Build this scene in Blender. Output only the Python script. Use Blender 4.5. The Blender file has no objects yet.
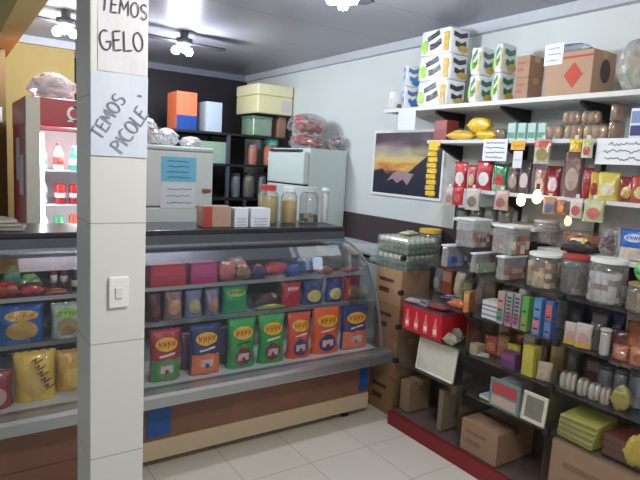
import bpy, bmesh, math, random
from mathutils import Vector, Matrix, noise
random.seed(7)
PI = math.pi
C = bpy.context.scene.collection
scene = bpy.context.scene

# ------------------------------------------------------------ camera frame
F_PX = 560.0; EYE = 1.55
def _d(px, py):
    return Vector((px-320, -(py-240), -F_PX)).normalized()
AX = _d(1154, 211); AY = _d(-59, 145); AY = (AY-AX*AX.dot(AY)).normalized(); AZ = AX.cross(AY)
ROT = Matrix((AX, AY, AZ))
def at(px, py, axis, val):
    "where the sight line through a point of the photo meets the plane axis=val"
    r = ROT @ Vector((px-320, -(py-240), -F_PX))
    i = 'xyz'.index(axis); c = (0, 0, EYE)
    t = (val-c[i])/r[i]
    return Vector((r.x*t, r.y*t, EYE+r.z*t))

# ------------------------------------------------------------ materials
MC = {}
def lin(c):
    c = c/255.0
    return c/12.92 if c <= .04045 else ((c+.055)/1.055)**2.4
def rgb(t): return (lin(t[0]), lin(t[1]), lin(t[2]), 1)
def M(col, rough=.5, metal=0.0, var=.08, scale=30, key=None, coat=0.0, bump=0):
    k = (col, rough, metal, var, scale, coat, bump)
    if k in MC: return MC[k]
    m = bpy.data.materials.new('material'); m.use_nodes = True
    nt = m.node_tree; b = nt.nodes['Principled BSDF']
    b.inputs['Roughness'].default_value = rough; b.inputs['Metallic'].default_value = metal
    b.inputs['Coat Weight'].default_value = coat
    tc = nt.nodes.new('ShaderNodeTexCoord'); nz = nt.nodes.new('ShaderNodeTexNoise')
    nz.inputs['Scale'].default_value = scale; nt.links.new(tc.outputs['Object'], nz.inputs['Vector'])
    mx = nt.nodes.new('ShaderNodeMix'); mx.data_type = 'RGBA'
    c = rgb(col)
    mx.inputs['A'].default_value = (c[0]*(1-var), c[1]*(1-var), c[2]*(1-var), 1)
    mx.inputs['B'].default_value = (min(1, c[0]*(1+var)+var*.02), min(1, c[1]*(1+var)+var*.02), min(1, c[2]*(1+var)+var*.02), 1)
    nt.links.new(nz.outputs['Fac'], mx.inputs['Factor']); nt.links.new(mx.outputs['Result'], b.inputs['Base Color'])
    if bump:
        n2 = nt.nodes.new('ShaderNodeTexNoise'); n2.inputs['Scale'].default_value = 26; n2.inputs['Detail'].default_value = 3; n2.inputs['Distortion'].default_value = 1.2
        nt.links.new(tc.outputs['Object'], n2.inputs['Vector'])
        bp = nt.nodes.new('ShaderNodeBump'); bp.inputs['Strength'].default_value = bump; bp.inputs['Distance'].default_value = .02
        nt.links.new(n2.outputs['Fac'], bp.inputs['Height']); nt.links.new(bp.outputs[0], b.inputs['Normal'])
    MC[k] = m
    return m
def foil(col): return M(col, .3, 0, .22, 40, coat=.4, bump=.35)
def plain(col): return M(col, .7)
def emit(col, s):
    k = ('e', col, s)
    if k in MC: return MC[k]
    m = bpy.data.materials.new('lamp_glow'); m.use_nodes = True; nt = m.node_tree
    nt.nodes.clear(); e = nt.nodes.new('ShaderNodeEmission'); o = nt.nodes.new('ShaderNodeOutputMaterial')
    e.inputs[0].default_value = rgb(col); e.inputs[1].default_value = s
    nt.links.new(e.outputs[0], o.inputs[0]); MC[k] = m
    return m
def clear(col=(225, 235, 235), fac=.12, rough=.08, gl=.12):
    k = ('g', col, fac, rough, gl)
    if k in MC: return MC[k]
    m = bpy.data.materials.new('clear_plastic'); m.use_nodes = True; nt = m.node_tree
    nt.nodes.clear(); N = nt.nodes.new
    o = N('ShaderNodeOutputMaterial'); t = N('ShaderNodeBsdfTransparent'); d = N('ShaderNodeBsdfDiffuse'); g = N('ShaderNodeBsdfGlossy')
    d.inputs[0].default_value = rgb(col); g.inputs['Roughness'].default_value = rough
    nz = N('ShaderNodeTexNoise'); nz.inputs['Scale'].default_value = 18
    tc = N('ShaderNodeTexCoord'); nt.links.new(tc.outputs['Object'], nz.inputs['Vector'])
    mr = N('ShaderNodeMapRange'); mr.inputs['To Min'].default_value = fac*.8; mr.inputs['To Max'].default_value = fac*1.2
    nt.links.new(nz.outputs['Fac'], mr.inputs['Value'])
    m1 = N('ShaderNodeMixShader'); nt.links.new(mr.outputs[0], m1.inputs[0]); nt.links.new(t.outputs[0], m1.inputs[1]); nt.links.new(d.outputs[0], m1.inputs[2])
    lw = N('ShaderNodeLayerWeight'); lw.inputs[0].default_value = .25
    ma = N('ShaderNodeMath'); ma.operation = 'MULTIPLY_ADD'; ma.inputs[1].default_value = .5; ma.inputs[2].default_value = gl*.5
    nt.links.new(lw.outputs['Fresnel'], ma.inputs[0])
    m2 = N('ShaderNodeMixShader'); nt.links.new(ma.outputs[0], m2.inputs[0]); nt.links.new(m1.outputs[0], m2.inputs[1]); nt.links.new(g.outputs[0], m2.inputs[2])
    nt.links.new(m2.outputs[0], o.inputs[0]); MC[k] = m
    return m
STEEL = M((170, 172, 176), .35, .75, .12, 6)
DSTEEL = M((110, 114, 120), .4, .5, .12, 6)
GLASS = clear((150, 165, 170), .025, .03, .03)
BLACKP = M((28, 27, 30), .45)
CARD = M((163, 128, 96), .85, 0, .1, 12)
WHITEP = M((228, 230, 232), .75, 0, .03)

# ------------------------------------------------------------ object helpers
def link(name, bm, mat, parent=None, smooth=False, loc=None):
    me = bpy.data.meshes.new(name)
    bmesh.ops.recalc_face_normals(bm, faces=bm.faces)
    bm.to_mesh(me); bm.free()
    if smooth:
        for p in me.polygons: p.use_smooth = True
    o = bpy.data.objects.new(name, me); C.objects.link(o)
    me.materials.append(mat)
    if parent: o.parent = parent
    if loc: o.location = loc
    return o
def thing(name, label, cat, loc=(0, 0, 0), rot=(0, 0, 0), group=None):
    o = bpy.data.objects.new(name, None); C.objects.link(o); o.empty_display_size = .05
    o.location = loc; o.rotation_euler = rot; o['label'] = label; o['category'] = cat
    if group: o['group'] = group
    return o
def struct(name, bm, mat):
    o = link(name, bm, mat); o['kind'] = 'structure'; return o
def bx(bm, x0, x1, y0, y1, z0, z1, bev=0.0, rot=None):
    r = bmesh.ops.create_cube(bm, size=1)
    vs = r['verts']
    for v in vs:
        v.co = Vector(((x0+x1)/2+v.co.x*(x1-x0), (y0+y1)/2+v.co.y*(y1-y0), (z0+z1)/2+v.co.z*(z1-z0)))
        if rot: v.co = rot @ v.co
    if bev > 0:
        es = set(e for v in vs for e in v.link_edges)
        bmesh.ops.bevel(bm, geom=list(es), offset=bev, segments=2, profile=.5, affect='EDGES')
    return bm
def B(*a, **k): return bx(bmesh.new(), *a, **k)
def lathe(prof, seg=20, cx=0, cy=0, bm=None):
    bm = bm or bmesh.new(); rings = []
    for r, z in prof:
        rings.append([bm.verts.new((cx+r*math.cos(2*PI*i/seg), cy+r*math.sin(2*PI*i/seg), z)) for i in range(seg)])
    for a, b in zip(rings, rings[1:]):
        for i in range(seg):
            bm.faces.new((a[i], a[(i+1) % seg], b[(i+1) % seg], b[i]))
    for rg in (rings[0], rings[-1]):
        if (rg[0].co-rg[seg//2].co).length > 1e-4: bm.faces.new(rg)
    return bm
def cyl(p0, p1, r, seg=10, bm=None):
    bm = bm or bmesh.new(); p0 = Vector(p0); p1 = Vector(p1); d = p1-p0
    q = d.to_track_quat('Z', 'Y').to_matrix()
    A = []; Bv = []
    for i in range(seg):
        o = q @ Vector((r*math.cos(2*PI*i/seg), r*math.sin(2*PI*i/seg), 0))
        A.append(bm.verts.new(p0+o)); Bv.append(bm.verts.new(p1+o))
    for i in range(seg): bm.faces.new((A[i], A[(i+1) % seg], Bv[(i+1) % seg], Bv[i]))
    bm.faces.new(A); bm.faces.new(Bv)
    return bm
def prism(pts, axis, a, b, bm=None):
    "polygon in the two other axes, extruded along axis from a to b"
    bm = bm or bmesh.new()
    def mk(p, t):
        return {'x': (t, p[0], p[1]), 'y': (p[0], t, p[1]), 'z': (p[0], p[1], t)}[axis]
    A = [bm.verts.new(mk(p, a)) for p in pts]; Bv = [bm.verts.new(mk(p, b)) for p in pts]
    n = len(pts)
    for i in range(n): bm.faces.new((A[i], A[(i+1) % n], Bv[(i+1) % n], Bv[i]))
    bm.faces.new(A); bm.faces.new(Bv)
    return bm

# surface patches and ink strokes: fn(a, b, off) -> Vector
def patch(fn, a0, a1, b0, b1, round_=False, off=.0015, n=8, bm=None):
    bm = bm or bmesh.new(); g = []
    for j in range(n+1):
        row = []
        for i in range(n+1):
            x = 2*i/n-1; y = 2*j/n-1
            if round_:
                x, y = x*math.sqrt(1-y*y/2), y*math.sqrt(1-x*x/2)
            row.append(bm.verts.new(fn((a0+a1)/2+x*(a1-a0)/2, (b0+b1)/2+y*(b1-b0)/2, off)))
        g.append(row)
    for j in range(n):
        for i in range(n):
            bm.faces.new((g[j][i], g[j][i+1], g[j+1][i+1], g[j+1][i]))
    return bm
def stroke(bm, fn, pts, w, off=.003):
    "a pen line of width w through pts (a,b)"
    P = []
    for k in range(len(pts)-1):
        (x0, y0), (x1, y1) = pts[k], pts[k+1]
        m = 3
        for s in range(m): P.append((x0+(x1-x0)*s/m, y0+(y1-y0)*s/m))
    P.append(pts[-1]); L = []
    for k, p in enumerate(P):
        a = P[max(0, k-1)]; b = P[min(len(P)-1, k+1)]
        dx, dy = b[0]-a[0], b[1]-a[1]; l = math.hypot(dx, dy) or 1
        nx, ny = -dy/l*w/2, dx/l*w/2
        L.append((bm.verts.new(fn(p[0]+nx, p[1]+ny, off)), bm.verts.new(fn(p[0]-nx, p[1]-ny, off))))
    for (a, b), (c, d) in zip(L, L[1:]): bm.faces.new((a, b, d, c))
    return bm
def arc(cx, cy, rx, ry, a0, a1, n=10):
    return [(cx+rx*math.cos(math.radians(a0+(a1-a0)*i/n)), cy+ry*math.sin(math.radians(a0+(a1-a0)*i/n))) for i in range(n+1)]
GL = {
 'T': [[(0, .95), (.75, 1)], [(.36, 1), (.32, 0)]],
 'E': [[(.6, 1), (.05, .96), (0, 0), (.58, .04)], [(.03, .52), (.5, .55)]],
 'M': [[(0, 0), (.08, 1), (.4, .3), (.75, 1), (.82, 0)]],
 'O': [arc(.38, .5, .36, .48, 95, 460, 16)],
 'S': [arc(.34, .75, .28, .24, 30, 260, 8)+arc(.34, .25, .28, .25, 90, -150, 8)],
 'G': [arc(.42, .5, .42, .5, 60, 330, 12)+[(.8, .45), (.45, .42)]],
 'L': [[(.08, 1), (0, 0), (.6, .03)]],
 'P': [[(0, 0), (.05, 1)], arc(.1, .76, .5, .25, 95, -85, 8)],
 'I': [[(.1, 1), (.08, 0)]],
 'C': [arc(.42, .5, .42, .5, 55, 305, 12)],
}
ADV = {'T': .9, 'E': .78, 'M': 1.02, 'O': .92, 'S': .8, 'G': 1.0, 'L': .75, 'P': .8, 'I': .35, 'C': .85}
def write(bm, fn, text, a, b, h, ang=0, w=.004, sx=1.0):
    ca, sa = math.cos(ang), math.sin(ang); x = 0
    for ch in text:
        if ch == ' ': x += h*.5; continue
        for pl in GL[ch]:
            stroke(bm, fn, [(a+ca*(x+p[0]*h*sx)-sa*p[1]*h, b+sa*(x+p[0]*h*sx)+ca*p[1]*h) for p in pl], w)
        x += ADV[ch]*h*sx
    return bm
def squig(bm, fn, a0, a1, b, amp, w, rnd, off=.003):
    n = max(6, int(abs(a1-a0)/(amp*.9))); pts = []
    for i in range(n+1):
        pts.append((a0+(a1-a0)*i/n, b+amp*rnd.uniform(-1, 1)*(.4 if rnd.random() < .3 else 1)))
    return stroke(bm, fn, pts, w, off)

# ------------------------------------------------------------ goods builders (front faces local -Y, origin base centre)
def bagfn(w, d, h, seed, stand=True):
    def fn(u, v, off=0.0, side=-1):
        u = max(-1, min(1, u)); vv = max(0, min(1, v))
        if stand: g = (.8+.2*math.sin(min(1, vv*3)*PI/2))*(1-max(0, (vv-.35)/.65)**2.2)
        else: g = (1-abs(2*vv-1)**3)**.6 if 0 < vv < 1 else 0
        t = d/2*g*(1-abs(u)**3)**.6+.0015
        wx = w/2*(1-.07*math.sin(PI*vv))
        nz = noise.noise(Vector((u*2.3+seed, vv*3.1, seed*1.7)))*.012*min(1, g+.15)+noise.noise(Vector((u*6+seed, vv*9, 3)))*.004*min(1, g+.15)
        return Vector((wx*u, side*(t+off)+(nz*min(1, d*12) if True else 0), h*vv))
    return fn
def skin(fn, nu=12, nv=16):
    bm = bmesh.new(); S = {}
    for side in (-1, 1):
        for j in range(nv+1):
            for i in range(nu+1):
                S[side, i, j] = bm.verts.new(fn(2*i/nu-1, j/nv, 0, side))
        for j in range(nv):
            for i in range(nu):
                bm.faces.new((S[side, i, j], S[side, i+1, j], S[side, i+1, j+1], S[side, i, j+1]))
    bmesh.ops.remove_doubles(bm, verts=bm.verts, dist=.0036)
    return bm
def snack_bag(r, w, d, h, c=(200, 40, 40), c2=None, brand=(235, 190, 40), ink=(190, 60, 30), badge=None, band=None, seal=None, window=None):
    s = random.uniform(0, 50); fn = bagfn(w, d, h, s)
    link('bag', skin(fn), foil(c), r, True)
    if c2: link('lower_panel', patch(fn, -.93, .93, .02, .42, off=.002, n=10), foil(c2), r, True)
    bm = bmesh.new(); n = 10
    for side in (0,):
        pts = []
        for i in range(n+1):
            pts.append((-w/2+w*i/n))
        vs = [(bm.verts.new((x, -.002, h*.965)), bm.verts.new((x, .002+.002*(i % 2), h*.965)), bm.verts.new((x, .002, h*1.0+.004*(i % 2)))) for i, x in enumerate(pts)]
        for a, b in zip(vs, vs[1:]):
            bm.faces.new((a[0], b[0], b[2], a[2])); bm.faces.new((a[1], b[1], b[2], a[2]))
    link('top_seal', bm, foil(seal or c), r)
    if window: link('window', patch(fn, -.7, .7, .1, .6, True, .0025), foil(window), r, True)
    if brand:
        link('brand_panel', patch(fn, -.72, .74, .6, .86, True, .003), foil(brand), r, True)
        rn = random.Random(int(s*100)); bm = bmesh.new()
        f2 = lambda a, b, off: fn(a, b, off)
        for k in range(4):
            x = -.55+.3*k
            stroke(bm, f2, [(x, .66), (x+.05, .79), (x+.14, .70), (x+.24, .80)], .05, .0045)
        link('brand_lettering', bm, foil(ink), r)
    if band:
        bm = bmesh.new(); stroke(bm, fn, [(-.5, .5), (.55, .55)], .04, .0035); link('slogan_strip', bm, foil(band), r)
    if badge:
        p = link('badge', patch(fn, -.62, .62, .06, .44, True, .0035), foil(badge), r, True)
        link('badge_label', patch(fn, -.4, .4, .17, .32, False, .0048, 4), foil((215, 200, 205)), p, True)
        link('badge_mark', patch(fn, -.14, .14, .14, .24, True, .006, 4), foil((120, 40, 50)), p, True)
    return r
def packet(r, w, d, h, c=(200, 40, 40), mark=None, mark2=None, lay=True):
    "pillow pack lying flat, sealed at both ends"
    s = random.uniform(0, 50); f0 = bagfn(d, h, w, s, False)
    def fn(u, v, off=0.0, side=-1):
        p = f0(u, v, off, side); return Vector((p.z-w/2, p.x, -p.y*1.0+h/2))
    link('wrapper', skin(fn), foil(c), r, True)
    if mark: link('print_panel', patch(fn, -.75, .3, .2, .8, True, .003), foil(mark), r, True)
    if mark2: link('print_stripe', patch(fn, -.9, .75, .62, .74, False, .004), foil(mark2), r, True)
    for e in (-1, 1):
        link('end_seal', B(e*w/2-.006, e*w/2+.006, -d/2*.9, d/2*.9, h/2-.0015, h/2+.0015), foil(c), r)
    return r
def carton(r, w, d, h, c=(163, 128, 96), tape=(186, 156, 118), mark=None, open_=False, shape='bar', side=None):
    m = M(c, .85, 0, .1, 12)
    if open_:
        t = .005; bm = bmesh.new()
        bx(bm, -w/2, w/2, -d/2, -d/2+t, 0, h); bx(bm, -w/2, w/2, d/2-t, d/2, 0, h)
        bx(bm, -w/2, -w/2+t, -d/2+t, d/2-t, 0, h); bx(bm, w/2-t, w/2, -d/2+t, d/2-t, 0, h); bx(bm, -w/2+t, w/2-t, -d/2+t, d/2-t, 0, t)
        link('box_body', bm, m, r)
    else:
        link('box_body', B(-w/2, w/2, -d/2, d/2, 0, h, bev=.003), m, r)
        link('tape', B(-w*.5-.0008, w*.5+.0008, -.022, .022, h-.03, h+.0012), M(tape, .35), r)
    if mark:
        bm = bmesh.new(); y = -d/2-.0012
        if shape == 'bar':
            bx(bm, -w*.36, w*.2, y, y+.001, h*.62, h*.72); bx(bm, -w*.36, w*.05, y, y+.001, h*.3, h*.44)
        elif shape == 'diamond':
            cx = w*.12; q = h*.3; prism([(cx-q*.8, h*.45), (cx, h*.45-q), (cx+q*.8, h*.45), (cx, h*.45+q)], 'y', y, y+.001, bm)
            bx(bm, -w*.45, w*.5, y, y+.001, h*.84, h*.89)
        elif shape == 'band':
            bx(bm, -w*.5, -w*.2, y, y+.001, 0, h)
        link('printed_mark', bm, M(mark, .8), r)
    if side:
        bm = bmesh.new(); x = w/2+.0012
        prism([(d*.22*math.cos(a*PI/8)+.01, h*.55+h*.27*math.sin(a*PI/8)) for a in range(16)], 'x', x-.001, x, bm)
        link('round_mark', bm, M(side, .8), r)
    return r
def smallbox(r, w, d, h, c=(90, 120, 190), c2=None, c3=None, bars=0, full=False):
    link('box_body', B(-w/2, w/2, -d/2, d/2, 0, h, bev=.0015), M(c, .4, 0, .05), r)
    y = -d/2-.001
    if c2: link('front_panel', B(-w*.42, w*.42, y, y+.0015, h*.5, h*.9), M(c2, .4), r)
    if c3:
        link('lower_panel', B(-w*.5, w*.5, y-.001, y+.0015, h*.0, h*.38) if full else B(-w*.42, w*.42, y, y+.0015, h*.08, h*.42), M(c3, .4), r)
    if bars:
        bm = bmesh.new()
        for k in range(bars): bx(bm, -w*.3, w*.3, y-.0008, y+.0005, h*(.15+.8*k/bars), h*(.2+.8*k/bars))
        link('printed_lines', bm, M((60, 62, 80), .5), r)
    return r
def tissue(r, w, d, h, c=(232, 236, 238), a=(60, 55, 75), b=(160, 200, 60), g=(60, 110, 190), hang=0):
    s = random.uniform(0, 20)
    bm = B(-w/2, w/2, -d/2, d/2, 0, h, bev=.014)
    bmesh.ops.subdivide_edges(bm, edges=bm.edges, cuts=2, use_grid_fill=True)
    for v in bm.verts: v.co += Vector((0, 0, 0)) + v.normal*noise.noise(v.co*26+Vector((s, 0, 0)))*.004 if v.co.z > .004 else Vector((0, 0, 0))
    link('plastic_wrap', bm, foil(c), r, True)
    f = lambda x, z, off: Vector((x*w/2, -d/2-off-.003, z*h))
    if a:
        bm = bmesh.new(); stroke(bm, f, [(-.5, .62), (-.1, .72), (.3, .84)], .2, .0015); stroke(bm, f, [(-.3, .3), (.1, .36), (.45, .5)], .24, .0015)
        link('printed_swoosh', bm, foil(a), r)
    if b: link('printed_corner', patch(f, -.95, -.45, .12, .62, True, .002), foil(b), r)
    if g: link('printed_edge', patch(f, .62, .95, .08, .8, False, .0022), foil(g), r)
    # the short side, turned towards the entrance
    f2 = lambda y, z, off: Vector((w/2+off+.003, y*d/2, z*h))
    if a:
        bm = bmesh.new(); stroke(bm, f2, [(-.7, .74), (0, .66), (.7, .76)], .18, .0015); stroke(bm, f2, [(-.5, .38), (.1, .3), (.6, .42)], .2, .0015); link('side_swoosh', bm, foil(a), r)
    if g: link('side_corner', patch(f2, -.2, .9, .06, .32, True, .002), foil(g), r)
    return r
def rollpack(r, w, d, h, c=(176, 136, 98), rolls=3):
    "clear bag of bread rolls or wafers"
    for k in range(rolls):
        x = -w/2+w*(k+.5)/rolls; bm = bmesh.new()
        bmesh.ops.create_icosphere(bm, subdivisions=2, radius=1)
        for v in bm.verts: v.co = Vector((x+v.co.x*w/rolls*.5, v.co.y*d*.46, h*.5+v.co.z*h*.47))
        link('roll', bm, M((min(255, c[0]+k*5), c[1], c[2]), .6, 0, .2, 20), r, True)
    bm = B(-w/2, w/2, -d/2, d/2, 0, h, bev=min(h, w, d)*.25)
    link('clear_wrap', bm, clear((225, 215, 205), .16, .12, .2), r, True)
    return r
def jar(r, w, d, h, c=(150, 120, 90), lid=(235, 235, 235), fill=.7, lidh=.09, bumps=True, square=False, neck=False):
    R = w/2; th = .003
    if square:
        link('tub_wall', B(-w/2, w/2, -d/2, d/2, 0, h*(1-lidh), bev=.008), clear((205, 208, 208), .36, .2, .15), r)
        link('lid', B(-w/2-.004, w/2+.004, -d/2-.004, d/2+.004, h*(1-lidh), h, bev=.004), M(lid, .4), r)
    else:
        nk = .72 if neck else .92
        link('jar_wall', lathe([(R*.9, 0), (R, .01), (R, h*.72), (R*nk, h*(1-lidh))]), clear((215, 222, 220), .15, .08, .2), r, True)
        link('lid', lathe([(R*nk+.003, h*(1-lidh)), (R*nk+.003, h*.985), (R*nk-.003, h)]), M(lid, .4), r)
    if c:
        rn = random.Random(int(w*1e4+h*1e3)); W = (w if square else w*.66); Dd = (d if square else w*.66)
        cs = c if isinstance(c[0], tuple) else (c,)
        bms = [bmesh.new() for _ in cs]
        if bumps:
            nx = max(2, int(W/.025)); ny = max(1, int(Dd/.03)); nz_ = max(1, int(h*fill/.025))
            for i in range(nx):
                for j in range(ny):
                    for k in range(nz_):
                        b = bms[rn.randrange(len(cs))]
                        mt = Matrix.Translation((-W/2*.84+(W*.86)*i/max(1, nx-1), -Dd/2*.75+(Dd*.75)*j/max(1, ny-1), .02+k*(h*fill-.02)/nz_)) @ Matrix.Rotation(rn.uniform(0, 3), 4, 'Z')
                        bmesh.ops.create_cube(b, size=.024, matrix=mt)
        else:
            if square: bx(bms[0], -w/2*.92, w/2*.92, -d/2*.92, d/2*.92, .003, h*fill, bev=.004)
            else: lathe([(R*.86, .004), (R*.93, .012), (R*.93, h*fill)], 20, 0, 0, bms[0])
        for b, cc in zip(bms, cs):
            if len(b.verts): 
                o = link('contents', b, M(cc, .6, 0, .2, 30), r)
                if bumps: o['kind'] = 'stuff'
            else: b.free()
    return r
def bottle(r, w, d, h, c=(120, 40, 30), cap=(220, 60, 50), tag=(230, 225, 215)):
    R = w/2
    link('bottle_body', lathe([(R*.85, 0), (R, .01), (R, h*.55), (R*.85, h*.68), (R*.35, h*.85), (R*.33, h*.92)], 16), M(c, .2, 0, .1), r, True)
    link('cap', lathe([(R*.4, h*.92), (R*.4, h)], 12), M(cap, .4), r)
    link('bottle_label', lathe([(R*1.015, h*.2), (R*1.015, h*.48)], 16), M(tag, .5), r, True)
    return r
def can(r, w, d, h, c=(200, 30, 35), c2=(235, 235, 235)):
    R = w/2
    link('can_body', lathe([(R*.8, 0), (R, .006), (R, h*.93), (R*.8, h)], 16), M(c, .3, .2), r, True)
    link('can_print', lathe([(R*1.01, h*.3), (R*1.01, h*.55)], 16), M(c2, .4), r, True)
    return r
def pouch(r, w, d, h, c=(190, 40, 45), window=(215, 200, 190), top=None, low=None):
    s = random.uniform(0, 50); fn = bagfn(w, d, h, s)
    link('pouch_body', skin(fn, 10, 12), foil(c), r, True)
    if top: link('top_panel', patch(fn, -.95, .95, .66, .93, False, .002), foil(top), r, True)
    if window: link('front_window', patch(fn, -.66, .66, .14, .62, True, .003), foil(window), r, True)
    if low: link('foot_panel', patch(fn, -.9, .9, .02, .24, False, .0035), foil(low), r, True)
    return r
def plasticbag(r, w, d, h, cs=((190, 60, 60), (225, 210, 200)), m=7, fac=.28):
    "crumpled clear carrier bag with goods showing through"
    rn = random.Random(int(w*1000+h*777))
    bm = bmesh.new(); bmesh.ops.create_icosphere(bm, subdivisions=3, radius=1)
    s = rn.uniform(0, 30)
    for v in bm.verts:
        q = .95+.22*noise.noise(v.co*2.2+Vector((s, 0, 0)))+.3*(abs(noise.noise(v.co*4+Vector((s, 3, 0))))-.1)+.2*abs(noise.noise(v.co*7+Vector((s, 3, 0))))
        z = max(-.82, v.co.z)
        v.co = Vector((v.co.x*w/2*q, v.co.y*d/2*q, (z+.82)/1.82*h*(1+.1*(q-1))))
    link('bag_skin', bm, clear((225, 225, 228), fac, .2, .3), r)
    for k in range(m):
        bm = bmesh.new(); a = 2*PI*k/m+rn.random(); rr = .22 if k % 2 else .3
        x = math.cos(a)*w*rr; y = math.sin(a)*d*rr*.7; z = h*(.12+.5*((k*.37) % 1))
        bx(bm, -w*.15, w*.15, -d*.11, d*.11, -h*.1, h*.1, bev=.008)
        R = Matrix.Rotation(rn.uniform(-.6, .6), 4, 'Y') @ Matrix.Rotation(rn.uniform(0, 3), 4, 'Z')
        bmesh.ops.transform(bm, matrix=Matrix.Translation((x, y, z+.02)) @ R, verts=bm.verts)
        link('packed_good', bm, foil(cs[k % len(cs)]), r)
    return r
def booklet(r, w, d, h, c=(170, 165, 70), c2=(205, 200, 160)):
    link('cover', B(-w/2, w/2, -d/2, d/2, 0, h, bev=.002), M(c, .5), r)
    link('page_edge', B(-w/2+.003, w/2-.003, -d/2-.001, d/2, h*.2, h*.8), M(c2, .8), r)
    return r
def paper_note(name, label, fn, w, h, col=(226, 230, 236), lines=4, ink=(70, 75, 95), text=None, group=None, cat='paper sign', amp=.006, pw=.0025):
    "sheet whose corner is fn(0,0,0); a runs right, b runs up"
    rn = random.Random(hash(label) % 1000 if False else len(label)*7)
    bm = bmesh.new(); n = 6; g = []
    for side in (0, -.0012):
        g.append([[bm.verts.new(fn(w*i/n, h*j/n, side+.0006*math.sin(i*1.3+j))) for i in range(n+1)] for j in range(n+1)])
    for S in g:
        for j in range(n):
            for i in range(n): bm.faces.new((S[j][i], S[j][i+1], S[j+1][i+1], S[j+1][i]))
    for i in range(n):
        bm.faces.new((g[0][0][i], g[0][0][i+1], g[1][0][i+1], g[1][0][i])); bm.faces.new((g[0][n][i], g[0][n][i+1], g[1][n][i+1], g[1][n][i]))
        bm.faces.new((g[0][i][0], g[0][i+1][0], g[1][i+1][0], g[1][i][0])); bm.faces.new((g[0][i][n], g[0][i+1][n], g[1][i+1][n], g[1][i][n]))
    t = thing(name, label, cat, (0, 0, 0), group=group)
    link('sheet', bm, M(col, .8, 0, .02), t)
    bm = bmesh.new()
    if text:
        for tx in text: write(bm, fn, *tx)
    else:
        for k in range(lines):
            b = h*(1-(k+.8)/(lines+.6)); squig(bm, fn, w*rn.uniform(.1, .2), w*rn.uniform(.75, .92), b, amp, pw, rn)
    link('handwriting', bm, M(ink, .8), t)
    return t

KIND = dict(snack_bag=snack_bag, packet=packet, carton=carton, smallbox=smallbox, tissue=tissue, rollpack=rollpack,
            jar=jar, bottle=bottle, can=can, pouch=pouch, plasticbag=plasticbag, booklet=booklet)
def put(kind, name, cat, label, loc, w, d, h, rz=0.0, group=None, rx=0.0, **o):
    t = thing(name, label, cat, loc, (rx, 0, rz), group)
    KIND[kind](t, w, d, h, **o)
    return t
def side(kind, name, cat, label, l, r, t, z, X, d, group=None, n=1, labels=None, wob=0.0, **o):
    "good on a right-hand shelf at height z, front at X, seen from l to r in the photo, top at t"
    py = t+15
    Yf = at(l, py, 'x', X).y; Yn = at(r, py, 'x', X+d).y
    cap = 9
    if X < 2.45 and z < 1.0:                       # inside a glass compartment: keep clear of the dividers
        Yq = (Yf+Yn)/2
        hi, lo = [(a, b) for a, b in ((2.43, 1.905), (1.905, 1.40), (1.40, .90)) if Yq > b][:1][0] if Yq > .9 else (1.40, .90)
        Yf = min(Yf, hi-.012); Yn = max(Yn, lo+.012)
        if Yf-Yn < .03: Yf = min(hi-.012, Yn+.035); Yn = Yf-.035
        cap = [q for q in (.40, .61, .82, 1.03) if q > z][0]-z-.016
        d = min(d, 2.615-X)
    w = max(.028, Yf-Yn); mid = (Yf+Yn)/2
    top = at((l+r)/2, t, 'x', X if z > 1.4 else X+d*.5).z
    h = min(cap, max(.02, top-z))/n
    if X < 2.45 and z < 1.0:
        dull = lambda c: tuple(int(v*.76+q*.24) for v, q in zip(c, (112, 100, 90))) if c and not isinstance(c[0], tuple) else c  # dimness inside the glass unit mixed into the colours of the goods
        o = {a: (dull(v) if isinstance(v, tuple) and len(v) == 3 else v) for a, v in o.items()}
    if kind in ('pouch', 'snack_bag') or (kind in ('rollpack', 'packet') and n == 1):
        p = at((l+r)/2, py, 'x', X+min(d, .08)*.5+.01); dep = (ROT.transposed() @ (p-Vector((0, 0, EYE)))).z*-1
        w = (r-l)*dep/F_PX/.97
        if X < 2.45 and z < 1.0:
            w = min(w, hi-lo-.03); p.y = max(lo+w/2+.012, min(hi-w/2-.012, p.y)); p.x = max(p.x, X+.02+w*.16)
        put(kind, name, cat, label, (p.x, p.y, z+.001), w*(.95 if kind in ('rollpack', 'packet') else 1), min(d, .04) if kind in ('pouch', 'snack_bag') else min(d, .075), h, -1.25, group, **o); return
    if kind == 'jar' and not o.get('square'):
        p = at((l+r)/2, py, 'x', X+.06); dep = (ROT.transposed() @ (p-Vector((0, 0, EYE)))).z*-1
        w = (r-l)*dep/F_PX; p = at((l+r)/2, py, 'x', X+w/2)
        if X < 2.45 and z < 1.0: p.y = max(lo+w/2+.012, min(hi-w/2-.012, p.y))
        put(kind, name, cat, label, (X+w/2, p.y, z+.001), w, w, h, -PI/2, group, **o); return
    for k in range(n):
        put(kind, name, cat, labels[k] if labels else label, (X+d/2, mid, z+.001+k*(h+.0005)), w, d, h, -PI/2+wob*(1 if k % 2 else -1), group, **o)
def front(kind, name, cat, label, l, r, t, z, Y, d, group=None, rz=0.0, **o):
    "good facing the aisle at depth Y"
    py = t+15
    X0 = at(l, py, 'y', Y+d*.5).x; X1 = at(r, py, 'y', Y).x
    top = at((l+r)/2, t, 'y', Y+d*.4).z
    return put(kind, name, cat, label, ((X0+X1)/2, Y+d/2, z+.001), X1-X0, d, max(.02, top-z), rz, group, **o)

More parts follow.
